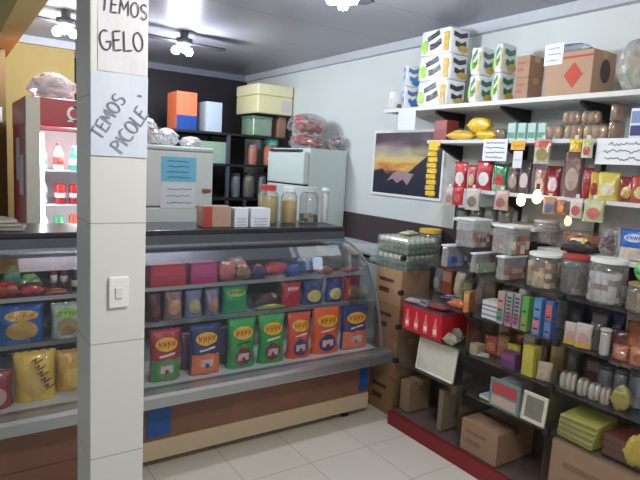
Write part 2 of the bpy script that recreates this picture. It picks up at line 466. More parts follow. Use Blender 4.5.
# ============================================================ SETTING
def mat_floor():
    m = bpy.data.materials.new('floor_tiles'); m.use_nodes = True; nt = m.node_tree; N = nt.nodes.new; b = nt.nodes['Principled BSDF']
    tc = N('ShaderNodeTexCoord'); sx = N('ShaderNodeSeparateXYZ'); nt.links.new(tc.outputs['Object'], sx.inputs[0])
    outs = []
    for ax, o in (('X', 1.94), ('Y', 1.903)):
        a = N('ShaderNodeMath'); a.operation = 'SUBTRACT'; a.inputs[1].default_value = o-37.5; nt.links.new(sx.outputs[ax], a.inputs[0])
        d = N('ShaderNodeMath'); d.operation = 'DIVIDE'; d.inputs[1].default_value = .375; nt.links.new(a.outputs[0], d.inputs[0])
        f = N('ShaderNodeMath'); f.operation = 'FRACT'; nt.links.new(d.outputs[0], f.inputs[0])
        g = N('ShaderNodeMath'); g.operation = 'PINGPONG'; g.inputs[1].default_value = .5; nt.links.new(f.outputs[0], g.inputs[0])
        l = N('ShaderNodeMath'); l.operation = 'LESS_THAN'; l.inputs[1].default_value = .005; nt.links.new(g.outputs[0], l.inputs[0]); outs.append(l)
    mx = N('ShaderNodeMath'); mx.operation = 'MAXIMUM'; nt.links.new(outs[0].outputs[0], mx.inputs[0]); nt.links.new(outs[1].outputs[0], mx.inputs[1])
    nz = N('ShaderNodeTexNoise'); nz.inputs['Scale'].default_value = 3; nt.links.new(tc.outputs['Object'], nz.inputs['Vector'])
    c1 = N('ShaderNodeMix'); c1.data_type = 'RGBA'; c1.inputs['A'].default_value = rgb((226, 220, 206)); c1.inputs['B'].default_value = rgb((238, 234, 224)); nt.links.new(nz.outputs['Fac'], c1.inputs['Factor'])
    c2 = N('ShaderNodeMix'); c2.data_type = 'RGBA'; c2.inputs['B'].default_value = rgb((176, 170, 160)); nt.links.new(mx.outputs[0], c2.inputs['Factor']); nt.links.new(c1.outputs['Result'], c2.inputs['A'])
    nt.links.new(c2.outputs['Result'], b.inputs['Base Color']); b.inputs['Roughness'].default_value = .3
    return m
def mat_stripes(base, line, axis, period, off, lw, rough=.5, name='panels', var=.04):
    m = bpy.data.materials.new(name); m.use_nodes = True; nt = m.node_tree; N = nt.nodes.new; b = nt.nodes['Principled BSDF']
    tc = N('ShaderNodeTexCoord'); sx = N('ShaderNodeSeparateXYZ'); nt.links.new(tc.outputs['Object'], sx.inputs[0])
    a = N('ShaderNodeMath'); a.operation = 'SUBTRACT'; a.inputs[1].default_value = off-period*100; nt.links.new(sx.outputs[axis], a.inputs[0])
    d = N('ShaderNodeMath'); d.operation = 'DIVIDE'; d.inputs[1].default_value = period; nt.links.new(a.outputs[0], d.inputs[0])
    f = N('ShaderNodeMath'); f.operation = 'FRACT'; nt.links.new(d.outputs[0], f.inputs[0])
    l = N('ShaderNodeMath'); l.operation = 'LESS_THAN'; l.inputs[1].default_value = lw/period; nt.links.new(f.outputs[0], l.inputs[0])
    nz = N('ShaderNodeTexNoise'); nz.inputs['Scale'].default_value = 2; nt.links.new(tc.outputs['Object'], nz.inputs['Vector'])
    c1 = N('ShaderNodeMix'); c1.data_type = 'RGBA'; q = rgb(base); c1.inputs['A'].default_value = (q[0]*(1-var), q[1]*(1-var), q[2]*(1-var), 1); c1.inputs['B'].default_value = q; nt.links.new(nz.outputs['Fac'], c1.inputs['Factor'])
    c2 = N('ShaderNodeMix'); c2.data_type = 'RGBA'; c2.inputs['B'].default_value = rgb(line); nt.links.new(l.outputs[0], c2.inputs['Factor']); nt.links.new(c1.outputs['Result'], c2.inputs['A'])
    nt.links.new(c2.outputs['Result'], b.inputs['Base Color']); b.inputs['Roughness'].default_value = rough
    return m
WX = 2.75; CEIL = 2.45
struct('floor', B(-2.5, 2.85, -.6, 5.7, -.1, 0), mat_floor())
struct('ceiling', B(-2.5, 2.85, -.6, 5.7, CEIL, CEIL+.1), mat_stripes((146, 146, 156), (118, 120, 130), 'Y', .64, 2.52, .012, .35, 'ceiling_panels'))
struct('wall_right', B(WX, WX+.1, -.6, 5.7, 0, CEIL), M((204, 210, 211), .6, 0, .03, 2))
struct('wall_back', B(.95, WX, 5.6, 5.7, 0, CEIL), M((38, 32, 40), .6, 0, .1, 3))
struct('wall_rear_yellow', B(.3, .95, 5.2, 5.3, 0, CEIL), M((176, 152, 92), .7, 0, .06, 3)).name = 'wall_rear'
struct('wall_left', B(.26, .37, 4.35, 5.2, 0, 2.2), M((120, 92, 52), .7, 0, .1, 3))
struct('wall_divider', B(.85, .95, 5.3, 5.6, 0, CEIL), M((38, 32, 40), .6)).name = 'wall_recess'
tm = M((186, 190, 200), .5)
struct('trim_1', B(WX-.045, WX, -.6, 5.6, 2.39, CEIL), tm)
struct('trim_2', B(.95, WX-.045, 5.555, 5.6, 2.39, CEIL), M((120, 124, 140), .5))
struct('trim_3', B(.37, .95, 5.155, 5.2, 2.39, CEIL), tm)
struct('trim_4', B(WX-.006, WX-.0002, -.6, 5.5, .98, 1.19), M((62, 48, 52), .5))
struct('trim_5', B(WX-.005, WX-.0002, -.6, 5.5, 0, .98), M((112, 104, 98), .6))         # dark band on the wall behind the freezer
struct('beam', B(.30, .41, -.6, 5.2, 2.2, CEIL), M((212, 188, 118), .7, 0, .05, 3))
def mat_pillar():
    m = bpy.data.materials.new('pillar_tiles'); m.use_nodes = True; nt = m.node_tree; N = nt.nodes.new; b = nt.nodes['Principled BSDF']
    tc = N('ShaderNodeTexCoord'); sx = N('ShaderNodeSeparateXYZ'); nt.links.new(tc.outputs['Object'], sx.inputs[0])
    a = N('ShaderNodeMath'); a.operation = 'SUBTRACT'; a.inputs[1].default_value = 1.383-30; nt.links.new(sx.outputs['Z'], a.inputs[0])
    d = N('ShaderNodeMath'); d.operation = 'DIVIDE'; d.inputs[1].default_value = .30; nt.links.new(a.outputs[0], d.inputs[0])
    f = N('ShaderNodeMath'); f.operation = 'FRACT'; nt.links.new(d.outputs[0], f.inputs[0])
    l = N('ShaderNodeMath'); l.operation = 'LESS_THAN'; l.inputs[1].default_value = .009; nt.links.new(f.outputs[0], l.inputs[0])
    c2 = N('ShaderNodeMix'); c2.data_type = 'RGBA'; c2.inputs['A'].default_value = rgb((222, 224, 218)); c2.inputs['B'].default_value = rgb((168, 168, 160)); nt.links.new(l.outputs[0], c2.inputs['Factor'])
    nt.links.new(c2.outputs['Result'], b.inputs['Base Color']); b.inputs['Roughness'].default_value = .35
    return m
struct('pillar', B(.289, .422, 1.40, 1.56, 0, 2.2, bev=.003), mat_pillar())

# signs and switch on the pillar
pf = lambda x0, z0: (lambda a, b, off: Vector((x0+a, 1.3985-off, z0+b)))
zt = at(98, 70, 'y', 1.4).z
paper_note('handwritten_sign', 'white sheet lettered TEMOS GELO high on the tiled pillar', pf(.306, zt), .108, .2,
           (222, 222, 226), text=[('TEMOS', .006, .134, .034, -.04, .0026, .72), ('GELO', .006, .046, .044, .10, .003, .68)], ink=(62, 60, 70))
zb = at(90, 155, 'y', 1.4).z
pf2 = lambda a, b, off: Vector((.290+a, 1.3965-off, zb+b))
paper_note('handwritten_sign', 'bluish white sheet lettered TEMOS PICOLÉ slanting upward on the pillar', pf2, .131, .192,
           (214, 224, 238), text=[('TEMOS', .024, .036, .031, 1.05, .003, .85), ('PICOLE', .072, .008, .034, 1.0, .003, .8), ('I', .116, .146, .010, 1.4, .003, .8)], ink=(120, 130, 145))
zs = at(118, 307, 'y', 1.4).z
t = thing('light_switch', 'white wall switch plate fixed to the tiled pillar', 'light switch', (.355, 1.3985, zs))
link('switch_plate', B(-.024, .024, -.007, 0, 0, .078, bev=.003), M((240, 240, 236), .35), t)
link('rocker', B(-.009, .009, -.011, -.007, .024, .052, bev=.002), M((232, 232, 228), .35), t)

# ============================================================ LIGHTS
def ceiling_fan(cx, cy, label, ang, rr=.30):
    t = thing('ceiling_fan', label, 'ceiling fan', (cx, cy, 0), (0, 0, ang), 'ceiling fans with bulbs')
    link('rod', cyl((0, 0, 2.40), (0, 0, 2.45), .03), M((60, 60, 66), .4), t)
    link('motor_hub', lathe([(.03, 2.355), (.06, 2.36), (.06, 2.395), (.03, 2.402)]), M((60, 60, 66), .4), t, True)
    for k in (0, 2):
        bm = prism([(.05, -.018), (.11, -.04), (rr-.03, -.055), (rr, 0), (rr-.03, .055), (.11, .04), (.05, .018)], 'z', 2.366, 2.374)
        bmesh.ops.transform(bm, matrix=Matrix.Rotation(k*PI/2, 4, 'Z'), verts=bm.verts)
        link('blade', bm, M((44, 40, 46), .5), t)
    for k, a in enumerate((.5, 2.4, 4.3)):
        x, y = .06*math.cos(a), .06*math.sin(a)
        link('bulb_socket', cyl((x*.5, y*.5, 2.357), (x*.8, y*.8, 2.343), .012), M((200, 200, 205), .4), t)
        link('bulb', lathe([(.004, 2.288), (.022, 2.294), (.031, 2.316), (.022, 2.336), (.010, 2.345)], 14, x, y), emit((225, 240, 255), 40), t, True)
    l = bpy.data.lights.new('fan_light', 'POINT'); l.energy = FAN_W; l.color = (.85, .93, 1); l.shadow_soft_size = .05
    o = bpy.data.objects.new('fan_light', l); C.objects.link(o); o.location = (0, 0, 2.25); o.parent = t
FAN_W = 26
p3 = at(184, 47, 'z', 2.34)
ceiling_fan(p3.x, p3.y, 'dark ceiling fan with lit bulbs above the white fridge', .1, .34)
p3 = at(66, 28, 'z', 2.34)
ceiling_fan(p3.x, p3.y, 'ceiling fan above the red drinks cooler, partly behind the pillar', .08)
p3 = at(344, 2, 'z', 2.31)
ceiling_fan(p3.x, p3.y, 'ceiling fan with glaring bulbs over the glass snack counter', .5, .26)
def add_fill_lamp(x, y, label, e):
    t = thing('fill_lamp', label, 'ceiling lamp', (x, y, 0))
    link('lamp_base', lathe([(.05, 2.42), (.05, 2.45)]), M((225, 225, 225), .4), t)
    link('bulb', lathe([(.004, 2.30), (.03, 2.32), (.035, 2.35), (.02, 2.42)], 14), emit((235, 242, 255), 30), t, True)
    l = bpy.data.lights.new('fill_light', 'POINT'); l.energy = e; l.color = (1, .965, .91); l.shadow_soft_size = .1
    o = bpy.data.objects.new('fill_light', l); C.objects.link(o); o.location = (0, 0, 2.24); o.parent = t
add_fill_lamp(.9, .5, 'added ceiling fill lamp, out of view near the shop entrance', 46)  # unseen lamp, added to brighten the floor and pillar

w = bpy.data.worlds.new('daylight'); scene.world = w; w.use_nodes = True
nt = w.node_tree; bg = nt.nodes['Background']; bg.inputs[0].default_value = (.90, .94, .97, 1); bg.inputs[1].default_value = .28

# ============================================================ COUNTERS
def counter(x0, x1, label, zB, xB1, blue, end):
    t = thing('display_counter', label, 'display counter', (x0, 2.45, 0), group='glass display counters')
    o = lambda *a, **k: B(*((a[0]-x0, a[1]-x0, a[2]-2.45, a[3]-2.45)+a[4:]), **k)
    WOOD = M((128, 88, 70), .45, 0, .22, 5); CREAM = M((204, 182, 150), .5, 0, .04)
    link('plinth', o(x0+.05, x1-.05, 2.72, 3.3, 0, .05), BLACKP, t)
    link('kick_panel', o(x0, x1-.01, 2.6, 3.32, .05, .15), CREAM if end else WOOD, t)
    link('lower_panel', o(x0, x1-.01, 2.605, 3.32, .1505, .385), WOOD, t)
    for a, b in blue: link('blue_film', o(a, b, 2.600, 2.6045, .17, .375), M((30, 84, 150), .4), t)
    link('ledge', o(x0, x1+(.05 if end else 0), 2.45, 2.56, .385, .455, bev=.008), STEEL, t)
    link('ledge_lip', o(x0, x1+(.05 if end else 0), 2.444, 2.451, .44, .46), M((205, 208, 212), .25, .8), t)
    link('deck', o(x0, x1, 2.56, 3.32, .385, .45), M((205, 212, 214), .35), t)
    link('back_panel', o(x0, x1, 3.3, 3.34, .4505, 1.128), M((62, 70, 84), .2, .5, .2, 4), t)
    link('inner_top', o(x0, x1, 2.98, 3.3, 1.105, 1.128), DSTEEL, t)
    link('top_board', o(x0, x1+(.01 if end else 0), 2.98, 3.38, 1.1285, 1.155, bev=.004), M((48, 46, 52), .3), t)
    link('fascia', o(x0, x1, 2.965, 2.98, 1.075, 1.128), M((104, 108, 118), .3, .6, .2, 5), t)
    link('fascia_rail', o(x0, x1, 2.955, 2.9645, 1.065, 1.08), M((180, 184, 190), .25, .8), t)
    for nm, z, xe, y0 in (('shelf', .855, x1-.01, 2.85), ('shelf', zB-.015, xB1, 2.84)):
        s = link(nm, o(x0+.006, xe, y0+.008, 3.295, z, z+.012), clear((190, 200, 205), .35, .1, .15), t)
        link('shelf_edge', o(x0+.006, xe, y0, y0+.0075, z-.004, z+.016), M((176, 180, 184), .3, .7), s)
    prof = [(2.97, 1.07), (2.88, 1.05), (2.78, 1.005), (2.70, .94), (2.63, .83), (2.575, .7), (2.535, .56), (2.515, .456)]
    th = .005; bm = bmesh.new()
    pts = [(y-2.45, z) for y, z in prof]+[(y+th-2.45, z+th*.3) for y, z in reversed(prof)]
    prism(pts, 'x', .004, x1-x0-.004, bm); link('curved_glass', bm, GLASS, t)
    for xe in (x0, x1-.004):
        bm = bmesh.new(); prism([(p[0]-2.45+.006, p[1]) for p in prof]+[(3.3-2.45, .456), (3.3-2.45, 1.07)], 'x', xe-x0, xe-x0+.0035, bm)
        link('end_glass', bm, GLASS, t)
        bm = bmesh.new(); r2 = [(y-2.45-.004, z+.004) for y, z in prof]; r3 = [(y-2.45+.012, z-.006) for y, z in reversed(prof)]
        prism(r2+r3, 'x', xe-x0-.002+(.004 if xe == x1-.004 else -.004), xe-x0+.008+(.004 if xe == x1-.004 else -.004), bm); link('edge_trim', bm, M((150, 158, 164), .3, .5), t)
    for xx in (x0+.1, x1-.15):
        link('foot', B(xx-x0-.02, xx-x0+.02, .19, .23, 0, .05), BLACKP, t)
    return t
counter(.63, 2.21, 'curved glass snack counter with brown base right of the pillar', .68, 2.19, ((.80, .92), (2.12, 2.185)), True)
counter(-.55, .605, 'curved glass snack counter left of the pillar, below the red cooler', .65, .60, (), False)

# standing snack bags on the deck of the right counter
G1 = 'snack bags standing on the counter deck'
ORANGE = (226, 112, 62); NAVY = (36, 46, 104); GREEN = (34, 158, 72); MAROON = (136, 40, 48); RED = (186, 38, 48)
for l, r, tp, kw, lb in [
  (149, 183, 330, dict(c=(170, 36, 50), c2=(66, 150, 62), badge=(96, 150, 84), band=(220, 220, 225)), 'red snack bag with green foot, first beside the pillar'),
  (189, 223, 325, dict(c=NAVY, c2=ORANGE, badge=(232, 120, 70), band=(225, 225, 235)), 'navy snack bag with orange lower half, second from the pillar'),
  (227, 258, 319, dict(c=GREEN, badge=MAROON, band=(30, 60, 40)), 'left one of the two green snack bags with maroon badge'),
  (258, 287, 315, dict(c=GREEN, badge=MAROON, band=(225, 230, 225)), 'right one of the two green snack bags with maroon badge'),
  (287, 313, 313, dict(c=(214, 78, 56), badge=(66, 58, 120), band=(230, 220, 225)), 'red-orange snack bag with purple badge beside the green bags'),
  (312, 342, 308, dict(c=(232, 96, 46), badge=(60, 54, 118), band=(230, 220, 225)), 'bright orange snack bag with purple badge'),
  (341, 370, 306, dict(c=(38, 58, 120), c2=ORANGE, badge=(228, 120, 80), band=(225, 230, 240)), 'navy snack bag with orange foot at the counter end'),
]:
    front('snack_bag', 'snack_bag', 'snack bag', lb, l, r, tp, .45, 2.60, .07, G1, rz=random.uniform(-.06, .04), **kw)
for l, r, tp, c, lb in [(180, 197, 332, (96, 44, 74), 'purple snack bag behind the red and navy bags'),
                        (214, 232, 326, (44, 40, 70), 'dark blue snack bag behind, beside the green bag')]:
    front('pouch', 'snack_bag', 'snack bag', lb, l, r, tp, .45, 2.70, .05, G1, c=c, window=None)
# shelf B
G2 = 'packs on the lower glass shelf'
for k, (kind, nm, cat, l, r, tp, d, kw, lb) in enumerate([
  ('pouch', 'snack_pouch', 'snack pouch', 147, 163, 292, .06, dict(c=(80, 34, 44), window=(110, 60, 50)), 'dark maroon pouch at the pillar end of the lower shelf'),
  ('pouch', 'snack_pouch', 'snack pouch', 163, 184, 288, .06, dict(c=(150, 120, 120), window=(196, 150, 110)), 'tan pouch with beige window beside the maroon pouch'),
  ('pouch', 'snack_pouch', 'snack pouch', 184, 204, 288, .06, dict(c=(120, 130, 170), window=(190, 170, 120)), 'bluish pouch with cream window on the lower shelf'),
  ('pouch', 'snack_pouch', 'snack pouch', 204, 221, 288, .06, dict(c=(136, 120, 160), window=(176, 130, 106)), 'lilac pouch with brown window left of the green bag'),
  ('snack_bag', 'snack_bag', 'snack bag', 221, 250, 285, .06, dict(c=(32, 150, 96), brand=(170, 190, 90), ink=(60, 120, 70)), 'green snack bag on the lower shelf with yellowish print'),
]):
    front(kind, nm, cat, lb, l, r, tp, .68, 2.87, d, G2, **kw)
front('packet', 'sweet_packet', 'sweet packet', 'dark red foil packet leaning behind the green bag', 252, 284, 295, .68, 2.90, .09, G2, c=(60, 22, 34), mark=(150, 60, 90), mark2=(220, 200, 205))
front('packet', 'sweet_packet', 'sweet packet', 'yellow and green packet lying before the dark red one', 256, 285, 312, .68, 2.85, .05, G2, c=(120, 150, 50), mark=(226, 200, 120))
for l, r, tp, kw, lb in [
  (281, 303, 282, dict(c=(176, 26, 52), brand=(200, 60, 80), ink=(235, 225, 225)), 'crimson snack bag on the lower shelf with white lettering'),
  (302, 325, 280, dict(c=(40, 44, 128), brand=None, window=(206, 196, 120)), 'left one of two indigo snack bags picturing yellow crisps'),
  (325, 344, 278, dict(c=(42, 52, 140), brand=None, window=(210, 200, 130)), 'right one of two indigo snack bags picturing yellow crisps'),
  (343, 362, 276, dict(c=(176, 44, 48), brand=None, window=(206, 176, 96)), 'red snack bag picturing yellow crisps at the shelf end')]:
    front('snack_bag', 'snack_bag', 'snack bag', lb, l, r, tp, .68, 2.87, .055, 'snack bags on the lower shelf right end', **kw)
# shelf A
zA = .868
G3 = 'packets heaped on the upper glass shelf'
front('smallbox', 'sweet_box', 'sweet box', 'long red sweet box at the pillar end of the upper shelf', 147, 186, 263, zA, 2.87, .12, G3, c=(168, 34, 52), c2=(190, 50, 66))
front('smallbox', 'sweet_box', 'sweet box', 'magenta sweet box in the middle of the upper shelf', 187, 217, 262, zA, 2.87, .12, G3, c=(166, 40, 104), c2=(184, 60, 124))
for l, r, tp, y, d, c, mk, lb in [
  (217, 236, 263, 2.87, .08, (176, 90, 84), (214, 190, 170), 'pinkish packet with white print right of the magenta box'),
  (234, 252, 266, 2.87, .07, (130, 96, 70), (220, 170, 140), 'brown and orange packet with pale print'),
  (224, 248, 258, 2.99, .08, (190, 130, 112), (225, 215, 205), 'salmon packet lying at the back of the upper shelf'),
  (249, 268, 266, 2.86, .07, (44, 40, 80), (190, 60, 60), 'dark blue packet with red print'),
  (262, 291, 264, 2.95, .09, (184, 40, 56), (196, 60, 70), 'wide red packet with glossy top'),
  (286, 303, 266, 2.86, .07, (26, 62, 150), (60, 110, 190), 'royal blue packet next to the red one'),
  (300, 317, 262, 2.92, .07, (34, 48, 120), (90, 120, 180), 'navy packet half under the light blue one'),
  (308, 324, 257, 3.02, .06, (36, 138, 196), (110, 190, 225), 'light blue packet on the heap'),
  (312, 329, 250, 3.10, .07, (160, 62, 64), (190, 110, 100), 'dull red packet topmost on the heap'),
  (316, 333, 267, 2.86, .06, (150, 84, 86), (190, 150, 130), 'rosy brown packet at the front of the heap'),
  (326, 345, 258, 2.93, .08, (46, 34, 44), (120, 110, 90), 'nearly black packet with tan print'),
  (343, 359, 267, 2.87, .05, (196, 96, 110), (215, 140, 150), 'pink packet at the right end of the upper shelf')]:
    front('packet', 'sweet_packet', 'sweet packet', lb, l, r, tp, zA, y, d, G3, c=c, mark=mk)

# left counter goods
G4 = 'goods on the upper shelf left of the pillar'
for l, r, tp, y, d, c, mk, lb in [
  (-10, 20, 283, 2.86, .08, (150, 30, 34), (190, 70, 60), 'red biscuit packet at the left edge of the upper shelf'),
  (19, 45, 284, 2.86, .08, (160, 36, 40), (90, 84, 60), 'red and olive biscuit packet beside the gold striped ones'),
  (44, 68, 290, 2.86, .06, (150, 46, 30), (222, 160, 70), 'lower gold striped red biscuit packet'),
  (2, 22, 268, 2.97, .08, (36, 130, 118), (70, 170, 150), 'teal packet behind the red biscuits'),
  (18, 42, 276, 2.96, .07, (104, 150, 96), (150, 190, 120), 'pale green packet behind the red biscuits')]:
    front('packet', 'biscuit_packet', 'biscuit packet', lb, l, r, tp, .868, y, d, G4, c=c, mark=mk)
for l, r, tp, y, c, cap, lb in [(50, 58, 261, 3.0, (140, 54, 50), (190, 70, 60), 'small red bottle with pale label behind the biscuits'),
                                (60, 69, 263, 3.0, (120, 60, 70), (180, 100, 90), 'mauve bottle beside the small red bottle'),
                                (71, 81, 268, 2.9, (36, 44, 80), (210, 215, 225), 'dark blue bottle with white label next to the pillar')]:
    front('bottle', 'small_bottle', 'bottle', lb, l, r, tp, .868, y, .06, 'small bottles on the upper shelf', c=c, cap=cap)
zL = .65
front('snack_bag', 'snack_bag', 'snack bag', 'blue snack bag with a yellow star shape, left of the pillar', -4, 46, 305, zL, 2.85, .08, None, c=(24, 96, 170), brand=(205, 160, 60), ink=(190, 120, 40), window=(190, 150, 70))
front('snack_bag', 'snack_bag', 'snack bag', 'lime topped white snack bag next to the pillar', 50, 84, 303, zL, 2.85, .08, None, c=(196, 206, 196), seal=(130, 200, 30), brand=(132, 204, 34), ink=(90, 160, 30), window=(170, 150, 110))
front('pouch', 'snack_pouch', 'snack pouch', 'black pouch between the blue and lime bags', 38, 58, 320, zL, 2.95, .05, None, c=(48, 44, 52), window=None)
front('snack_bag', 'snack_bag', 'snack bag', 'big yellow snack bag with maroon lettering on the deck', 12, 58, 352, .45, 2.62, .1, None, c=(222, 186, 60), brand=None, window=(214, 176, 96))
front('snack_bag', 'snack_bag', 'snack bag', 'amber snack bag beside the pillar on the deck', 54, 96, 350, .45, 2.67, .1, None, c=(216, 168, 66), brand=None, window=(226, 190, 96))
front('snack_bag', 'snack_bag', 'snack bag', 'maroon snack bag at the left edge of the deck', -28, 14, 372, .45, 2.60, .08, None, c=(136, 30, 44), brand=None, window=(196, 150, 150))
bigbag = [o for o in bpy.data.objects if o.get('label', '').startswith('big yellow')][0]
bm = bmesh.new()
fb = bagfn(.1, .1, .1, 0)
X0 = at(12, 370, 'y', 2.67).x; X1 = at(58, 370, 'y', 2.62).x; wb = X1-X0
f3 = lambda a, b, off: Vector((a, -.057-off-.004*math.cos(a*20), b))
for k in range(5):
    zz = .19-.03*k; xx = -.02+.012*k
    stroke(bm, f3, [(xx, zz), (xx+.02, zz+.012), (xx+.012, zz-.012), (xx+.045, zz+.006)], .006)
link('brand_lettering', bm, M((120, 40, 50), .5), bigbag)
# papers lying on the left counter
for k, (l, r, tp, lb) in enumerate([(-8, 26, 226, 'lowest grey leaflet stack on the left counter top'), (-6, 20, 221, 'olive grey leaflets lying on the bottom stack'), (-10, 12, 216, 'uppermost folded leaflets beside the red cooler')]):
    X0 = at(l, 230, 'y', 3.1).x; X1 = at(r, 230, 'y', 3.1).x
    put('booklet', 'leaflet_stack', 'leaflets', lb, ((X0+X1)/2, 3.14, 1.156+k*.019), X1-X0, .16, .018, .25*k-.2, 'leaflets on the left counter', c=((150, 148, 140), (120, 118, 96), (166, 160, 146))[k], c2=(190, 186, 176))

# things on the right counter top (z 1.155)
zc = 1.1555
t = front('carton', 'cardboard_box', 'cardboard box', 'small cardboard box with red end on the counter top', 200, 231, 206, zc, 3.06, .12, c=(172, 142, 122), mark=(170, 60, 60), shape='band')
for l, r, lb in [(231, 248, 'white lettered box beside the cardboard box on the counter'), (247, 270, 'wider white lettered box next to the candy jars')]:
    t = front('smallbox', 'small_box', 'box', lb, l, r, 208, zc, 3.05, .1, 'white lettered boxes', c=(216, 220, 226))
    rn = random.Random(l); bm = bmesh.new(); hh = .066
    ww = abs(at(l, 220, 'y', 3.1).x-at(r, 220, 'y', 3.05).x)
    for q in range(3): squig(bm, lambda a, b, off: Vector((a, -.0505-off, b)), -ww*.36, ww*.36, .05-.018*q, .004, .002, rn, .001)
    link('handwriting', bm, M((70, 74, 90), .8), t)
for l, r, tp, c, lid, fl, lb in [
  (259, 281, 185, ((176, 156, 60), (120, 90, 50), (190, 170, 80)), (190, 60, 60), .7, 'candy jar with red lid and yellow filling behind the white boxes'),
  (282, 300, 187, ((90, 40, 40), (196, 160, 60), (200, 170, 80)), (225, 228, 230), .62, 'candy jar with white lid and golden and maroon filling, middle of the row'),
  (301, 321, 187, ((70, 40, 40), (200, 190, 160), (150, 120, 90)), (190, 196, 198), .3, 'nearly empty glass candy jar, last before the slim white cups')]:
    front('jar', 'candy_jar', 'candy jar', lb, l, r, tp, zc, 3.19, .1, 'candy jars on the counter', c=c if l == 301 else c[1 if l == 282 else 0], lid=lid, fill=fl, neck=True, lidh=.14, bumps=(l == 301))
front('jar', 'cup_sleeve', 'cup stack', 'slim white stack of cups beside the last candy jar', 322, 330, 188, zc, 3.19, .05, c=(235, 238, 240), lid=(235, 238, 240), fill=.8, bumps=False)

# ============================================================ BEHIND THE COUNTER
def fridge(name, label, x0, x1, y0, y1, h, split, face, col=(206, 216, 214)):
    t = thing(name, label, 'refrigerator', (x0, y0, 0))
    w = x1-x0; d = y1-y0; m = M(col, .4, 0, .03)
    if face == '-y':
        link('cabinet', B(0, w, .05, d, .03, h-.02, bev=.012), m, t)
        link('top_cover', B(-.004, w+.004, .0, d, h-.019, h+.012, bev=.01), M((196, 204, 200), .45), t)
        link('freezer_door', B(0, w, 0, .049, split+.004, h-.022, bev=.012), m, t)
        link('lower_door', B(0, w, 0, .049, .06, split-.004, bev=.012), m, t)
        hd = link('handle', B(w-.085, w-.02, -.025, 0, at(207, 191, 'y', 3.88).z-.01, at(207, 191, 'y', 3.88).z+.014, bev=.006), M((150, 84, 78), .5), t)
    else:
        link('cabinet', B(.05, w, 0, d, .03, h, bev=.008), m, t)
        link('freezer_door', B(0, .049, .01, d-.01, split+.006, h-.03, bev=.008), m, t)
        link('lower_door', B(0, .049, .01, d-.01, .06, split-.006, bev=.008), m, t)
        link('door_gasket', B(.02, .05, .005, d-.005, split-.006, split+.006), BLACKP, t)
        link('handle', B(-.012, .02, .06, d-.06, h-.03, h-.012, bev=.003), M((50, 52, 58), .4), t)
    for a in (.05, w-.09):
        link('foot', B(a, a+.04, .08, .12, 0, .03), BLACKP, t)
    return t
fridge('refrigerator', 'white fridge carrying blue and white notes, beside the pillar', 1.06, 1.665, 3.9, 4.5, 1.62, 1.2, '-y', (214, 222, 218))
fridge('refrigerator', 'pale fridge seen from its side in the back corner', 2.33, 2.738, 3.7, 4.3, 1.68, 1.39, '-x', (196, 208, 206))
def fr_note(px0, px1, py0, py1, Y, **k):
    a = at(px0, py1, 'y', Y); b = at(px1, py1, 'y', Y); c = at(px0, py0, 'y', Y)
    return (lambda u, v, off: Vector((a.x+u, Y-off, a.z+v))), b.x-a.x, c.z-a.z
fn, wn, hn = fr_note(161, 196, 156, 181, 3.897)
paper_note('blue_note', 'light blue handwritten note on the white fridge door', fn, wn, hn, (120, 196, 226), 4, (50, 60, 90), amp=.006, pw=.004)
fn, wn, hn = fr_note(160, 195, 183, 208, 3.897)
paper_note('white_note', 'white handwritten note below the blue one on the fridge', fn, wn, hn, (224, 230, 234), 3, (110, 116, 130), amp=.008, pw=.004)
# on the fridges
for x, y, ww, hh, cs, lb in [(1.20, 4.02, .17, .19, ((200, 196, 190), (150, 120, 110)), 'clear plastic bag of jars at the left on the white fridge'),
                             (1.375, 4.10, .17, .13, ((170, 160, 170), (205, 200, 200)), 'crumpled clear bag in the middle of the white fridge top'),
                             (1.545, 4.05, .16, .08, ((120, 84, 70), (170, 150, 136)), 'flat clear bag of brown goods on the fridge edge')]:
    put('plasticbag', 'plastic_bag', 'plastic bag', lb, (x, y, 1.633), ww, .22, hh, 0, 'plastic bags on the white fridge', cs=cs, fac=.35)
for x, y, z, ww, dd, hh, cs, lb in [
    (2.53, 3.97, 1.681, .33, .3, .12, ((186, 36, 50), (196, 60, 66)), 'clear bag of red packs lying on the corner fridge'),
    (2.52, 3.98, 1.80, .34, .3, .17, ((206, 120, 110), (214, 190, 180), (196, 80, 84)), 'clear bag of pink packs heaped on the red ones')]:
    put('plasticbag', 'plastic_bag', 'plastic bag', lb, (x, y, z), ww, dd, hh, 0, 'plastic bags on the corner fridge', cs=cs, m=14, fac=.12)
put('plasticbag', 'plastic_bag', 'plastic bag', 'dark mixed bag at the wall side of the corner fridge', (2.66, 3.76, 1.681), .13, .12, .13, 0, None, cs=((40, 40, 80), (190, 120, 90), (60, 50, 60)), m=7, fac=.12)

# back shelving
t = thing('storage_rack', 'dark metal storage rack against the dark back corner', 'storage rack', (1.45, 4.6, 0))
DK = M((30, 28, 34), .5)
zf0 = at(270, 114, 'y', 4.6).z; zf1 = at(270, 84, 'y', 4.6).z; fx0 = at(258, 100, 'y', 4.6).x; fx1 = 2.738
for z in (.4, .8, 1.2, 1.5, 1.77):
    link('rack_shelf', B(0, 1.28, 0, .45, z, z+.02), DK, t)
link('rack_shelf', B(fx0-1.45-.01, 1.28, 0, .45, zf0-.012, zf0-.001), DK, t)
for x in (0, .64, 1.252):
    for y in (0, .422):
        link('rack_post', B(x, x+.028, y, y+.028, 0, 1.77 if x < 1.2 else zf0-.012), M((70, 76, 92), .5) if x == .64 and y == 0 else DK, t)
def back(kind, name, cat, lb, l, r, tp, z, Y=4.64, d=.24, **k):
    if z == 1.22: z = 1.2205; tp = max(tp, 173)
    if z == 1.52: Y = 4.65; tp = max(tp, 136)
    return front(kind, name, cat, lb, l, r, tp, z, Y, d, **k)
